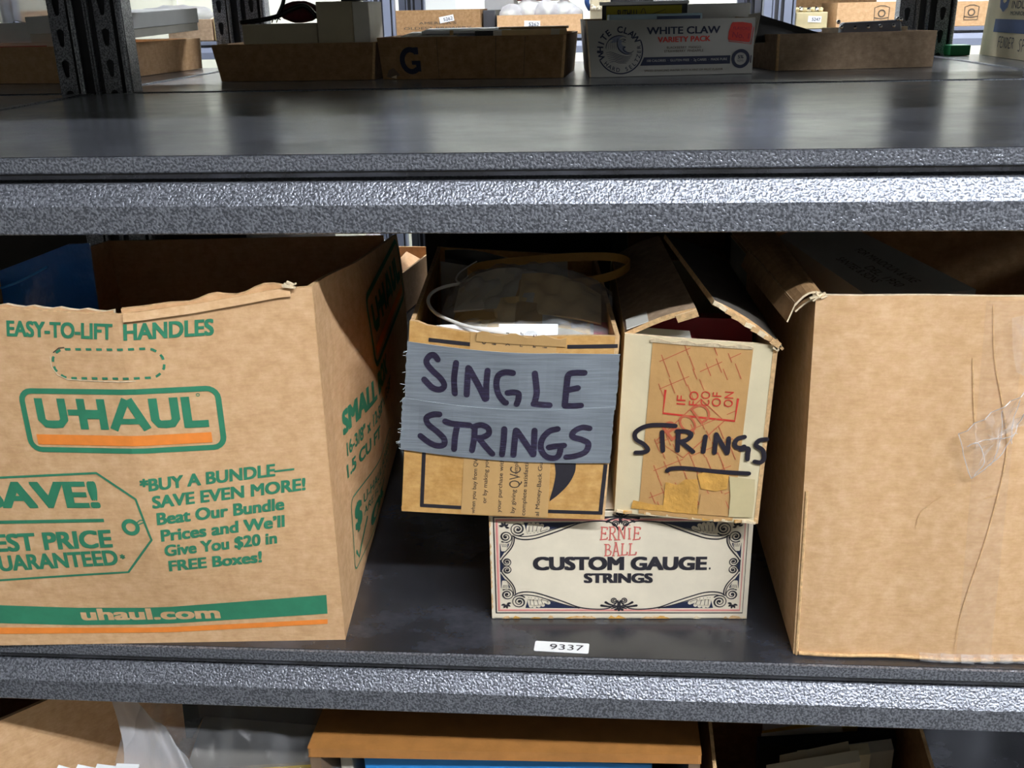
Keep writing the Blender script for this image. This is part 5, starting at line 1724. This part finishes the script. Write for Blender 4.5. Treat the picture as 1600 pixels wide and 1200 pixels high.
boxthing('green_box', 'green and white box low on the shelf, just left of the blue-band carton', 'box', .612, .646, 1.165, 1.200, .4145, .432, 'green_item')

# ================================================================== BEHIND THE LETTERED BOXES, SAME SHELF
t, g, mp = tray('cardboard_box', 'low brown open carton seen through the gap left of the duct-taped box', 'box', (-.480, 1.00, .002), (-.335, .97, .002), (-.300, 1.19, .002), (-.480, 1.20, .002), .075, 'kraft', .004)
g.build('box_body', t)
g = G('kraft')
g.sheet(quad((-.345, .965, .030), (-.318, 1.19, .045), (-.372, .975, .062), (-.352, 1.15, .078)), [0, 1], [0, 1], .004, 'kraft')
g.build('flap', t)
g = G('film_milky'); g.ball((-.408, 1.10, .080), (.030, .05, .042), 'film_milky', 14, 10, .15, random.Random(15)); tag(g.build('plastic_bag', loc=(-.405, 1.10, .064), smooth=True), 'white plastic bag poking out of the low brown carton left of the duct-taped box', 'bag')
carton('black_case', 'black case across the shelf behind the duct-taped box', 'case', -.215, .03, .66, .82, .002, .190, 'black_board')
carton('wood_crate', 'brown wooden crate behind the white marker-lettered box', 'crate', .085, .215, .74, .95, .002, .128, 'kraft_brown')
carton('drawer_box', 'brown drawer box with a dark knob, above the wooden crate', 'drawer', .060, .250, .97, .99, .002, .345, 'kraft_brown')
g = G('black_board'); g.ball((.115, .965, .162), .006, 'black_board', 8, 6); tag(g.build('knob', loc=(.115, .965, .156), smooth=True), 'small dark knob on the brown panel behind the marker-lettered box', 'knob')
carton('navy_binder', 'dark navy binder standing right of the brown panel', 'binder', .222, .262, .84, .98, .002, .25, 'ink_navy')
carton('grey_carton', 'tall narrow grey carton between the marker-lettered box and the big plain box', 'carton', .180, .265, .44, .60, .001, .30, 'grey_board')
slab('white_slip', 'white slip of paper left of the tall narrow grey carton', 'paper', (.176, .66, .0625), (.03, .004, .12), 'white_paper')
g = G('wire'); g.tube(cr([(.150, .66, .120), (.158, .655, .132), (.172, .65, .136), (.185, .65, .135)], 5), .0025, 'wire', 6); tag(g.build('cable', loc=(.16, .65, .12), smooth=True), 'pale cable end left of the tall narrow grey carton', 'cable')

carton('dark_blocker', 'dark carton added to block light behind the duct-taped box', 'carton', -.262, .055, .84, 1.15, .002, .325, 'dark_card')  # these dark cartons are added to stop back light showing through the gaps
carton('dark_blocker', 'dark carton added to block light behind the green-lettered moving box', 'carton', -1.05, -.50, .70, 1.20, .002, .335, 'dark_card')
carton('dark_blocker', 'dark carton added to block light behind the big plain box', 'carton', .285, .56, .70, 1.15, .002, .33, 'dark_card')
carton('dark_blocker', 'dark carton added to block light on the shelf below, behind the big clear bag', 'carton', -.64, -.05, .66, 1.15, -.412, -.06, 'dark_card')
carton('dark_blocker', 'dark carton added to block light on the shelf below, behind the box of folders', 'carton', .0, .56, .66, 1.15, -.412, -.06, 'dark_card')
# ================================================================== THE SHELF BELOW
ZL = -.4135
t = thing('cardboard_box', 'brown box on the shelf below, at the bottom left corner of the view', 'box', (-.68, .2, ZL))
A, B_ = Vector((-.612, .030, ZL)), Vector((-.462, .190, ZL))
C_, D2 = Vector((-.61, .36, ZL)), Vector((-.79, .19, ZL))
hz = .279
g = G('kraft')
for a, b in ((A, B_), (B_, C_), (C_, D2), (D2, A)):
    g.sheet(quad(a, b, a + Vector((.012, 0, hz)), b + Vector((.012, 0, hz))), lsp(0, 1, 6), lsp(0, 1, 4), .004, 'kraft')
g.hexa([D2, A, B_, C_], [q_ + Vector((0, 0, .004)) for q_ in (D2, A, B_, C_)], 'kraft')
g.build('box_body', t)
# clear bag of papers
g = G('film_bag')
def cb(u, v):
    th = math.pi * (v * 1.02 - .02)
    x = -.465 + .225 * u
    r_ = .10 + .02 * math.sin(u * 5)
    y = .135 - .115 * math.cos(th) * (1 - .25 * (2 * u - 1) ** 2)
    zt = -.19 + .095 * math.sin(th) * (1 - .45 * (2 * u - 1) ** 4) - .05 * u * (1 - math.sin(th) * .3)
    return Vector((x + .02 * math.sin(v * 9) * .3, y, zt + .006 * math.sin(u * 17 + v * 13) + .004 * math.sin(u * 41 - v * 7)))
g.sheet(cb, lsp(0, 1, 40), lsp(0, 1, 30), .0004, 'film_bag')
tag(g.build('plastic_bag', loc=(-.35, .13, -.25), smooth=True), 'big clear plastic bag bulging on the shelf below, beside the brown case', 'bag')
g = G('film_milky')
def cbf(u, v):
    return Vector((-.466 + .125 * u + .012 * math.sin(v * 3.4) * (1 - u) + .010 * (1 - v) * (1 - u), .026 + .05 * v * (1 - u) + .02 * math.sin(u * 4), -.215 + (.100 * max(1e-9, 1 - u) ** 1.3 + .012) * v + .004 * math.sin(u * 30 + v * 8)))
g.sheet(cbf, lsp(0, 1, 24), lsp(0, 1, 14), .0005, 'film_milky')
tag(g.build('plastic_sheet', loc=(-.40, .04, -.23), smooth=True), 'milky fold of plastic at the left front of the big clear bag', 'plastic')
rg = random.Random(19)
PL = [('dark brown card low in the big clear bag', 'kraft_brown', (-.36, .12, -.262), (.18, .14, .010)), ('yellow card on the dark card in the big clear bag', 'yellow', (-.300, .085, -.225), (.10, .07, .003)),
      ('dull grey card in the middle of the big clear bag', 'grey_board', (-.345, .15, -.222), (.15, .09, .004)), ('brown sleeve at the back of the big clear bag', 'leather_dark', (-.33, .22, -.190), (.17, .03, .07)),
      ('dark booklet behind the cards in the big clear bag', 'dark_card', (-.35, .19, -.200), (.16, .03, .05))]
for lb, mt, c, d in PL:
    slab('paper_sheet', lb, 'paper', c, d, mt, rx=rg.uniform(-.1, .1), rz=rg.uniform(-.15, .15))
g = G('kraft'); g.bx(-.455, -.285, .03, .26, ZL, -.272, 'kraft'); tag(g.build('paper_stack', loc=(-.37, .15, ZL)), 'brown carton under the big clear bag on the shelf below', 'carton')
for k in range(4):
    slab('torn_paper', ['torn white paper edge at the lower left of the clear bag, leftmost', 'torn white paper edge second from left below the clear bag', 'torn white paper edge third from left below the clear bag', 'torn white paper edge nearest the clear bag front'][k], 'paper', (-.498 + .020 * k, .030, -.171 + .005 * k * .5), (.022, .012, .002), 'white_paper', ry=.3 - .1 * k, rx=.4)
# brown leatherette case
t = thing('leather_case', 'brown leatherette open-front case on the shelf below, blue binder inside', 'case', (-.08, .2, ZL))
CF, CBk = .036, .36
ztc = -.135
def lid_(x0, x1):
    pass
g = G('leather')
Lq = quad((-.2615, .036, ztc), (.1035, .046, ztc), (-.258, .36, ztc), (.107, .37, ztc))
g.sheet(lambda u, v: Lq(u, v), lsp(0, 1, 4), lsp(0, 1, 4), .010, 'leather')
g.build('lid', t, bev=.003)
g = G('leather_dark')
for x0, x1, ya in ((-.2605, -.250, .038), (.092, .1025, .047)):
    g.bx(x0, x1, ya, .36, ZL, ztc - .010, 'leather_dark')
g.bx(-.25, .0915, .35, .36, ZL, ztc - .010, 'leather_dark')
g.bx(-.25, .0915, .05, .35, ZL, ZL + .010, 'leather_dark')
g.build('case_body', t)
carton('blue_binder', 'bright blue binder standing inside the brown leatherette case', 'binder', -.215, .060, .060, .30, ZL + .010, -.160, 'blue_bright')
carton('pale_folder', 'pale folder standing left of the blue binder in the brown case', 'folder', -.240, -.228, .065, .30, ZL + .010, -.165, 'paper_grey')
# tray of papers at the right
t, g, mp = tray('cardboard_box', 'brown open box of folders on the shelf below, right of the brown case', 'box', (.122, .055, ZL), (.335, .06, ZL), (.34, .36, ZL), (.122, .36, ZL), .285, 'kraft_brown', .0, hs=(.21, .21, .28, .292))
g.build('box_body', t)
FOLD = [('cream_clean', 'cream folder, foremost', .120, .181, .270, -.224, -.201), ('beige_board', 'beige folder, second from the front', .135, .197, .264, -.224, -.203),
        ('cream_board', 'pale cream envelope, third from the front', .150, .218, .289, -.230, -.217), ('paper_grey', 'grey folder with the high right corner', .165, .255, .317, -.236, -.223),
        ('black_board', 'wide black folder', .185, .183, .326, -.243, -.227), ('white_board', 'white page behind the black folder', .205, .191, .276, -.255, -.237),
        ('yellow', 'yellow folder', .225, .196, .297, -.268, -.241), ('white_paper', 'narrow white page behind the yellow folder', .245, .200, .251, -.274, -.254), ('grey_board', 'dull grey folder, hindmost', .262, .279, .322, -.272, -.270)]
for mt, nm, yb, x0, x1, z0_, z1_ in FOLD:
    g = G(mt)
    g.hexa([(x0, yb - .002, ZL + .006), (x1, yb - .002, ZL + .006), (x1, yb + .002, ZL + .006), (x0, yb + .002, ZL + .006)],
           [(x0, yb + .002, z0_), (x1, yb + .002, z1_), (x1, yb + .014, z1_ + .004), (x0, yb + .014, z0_ + .004)], mt)
    tag(g.build('folder', loc=((x0 + x1) / 2, yb, ZL + .006)), '%s in the box of folders on the shelf below' % nm, 'folder')

# the shelving across the rear aisle is painted blue-grey
for o in bpy.data.objects:
    if o.type == 'MESH' and o.parent and 'across the rear aisle' in str(o.parent.get('label', '')) and o.parent.get('category') == 'shelving':
        for sl in o.material_slots:
            if sl.material == M['steel']:
                sl.material = M['steel_blue']
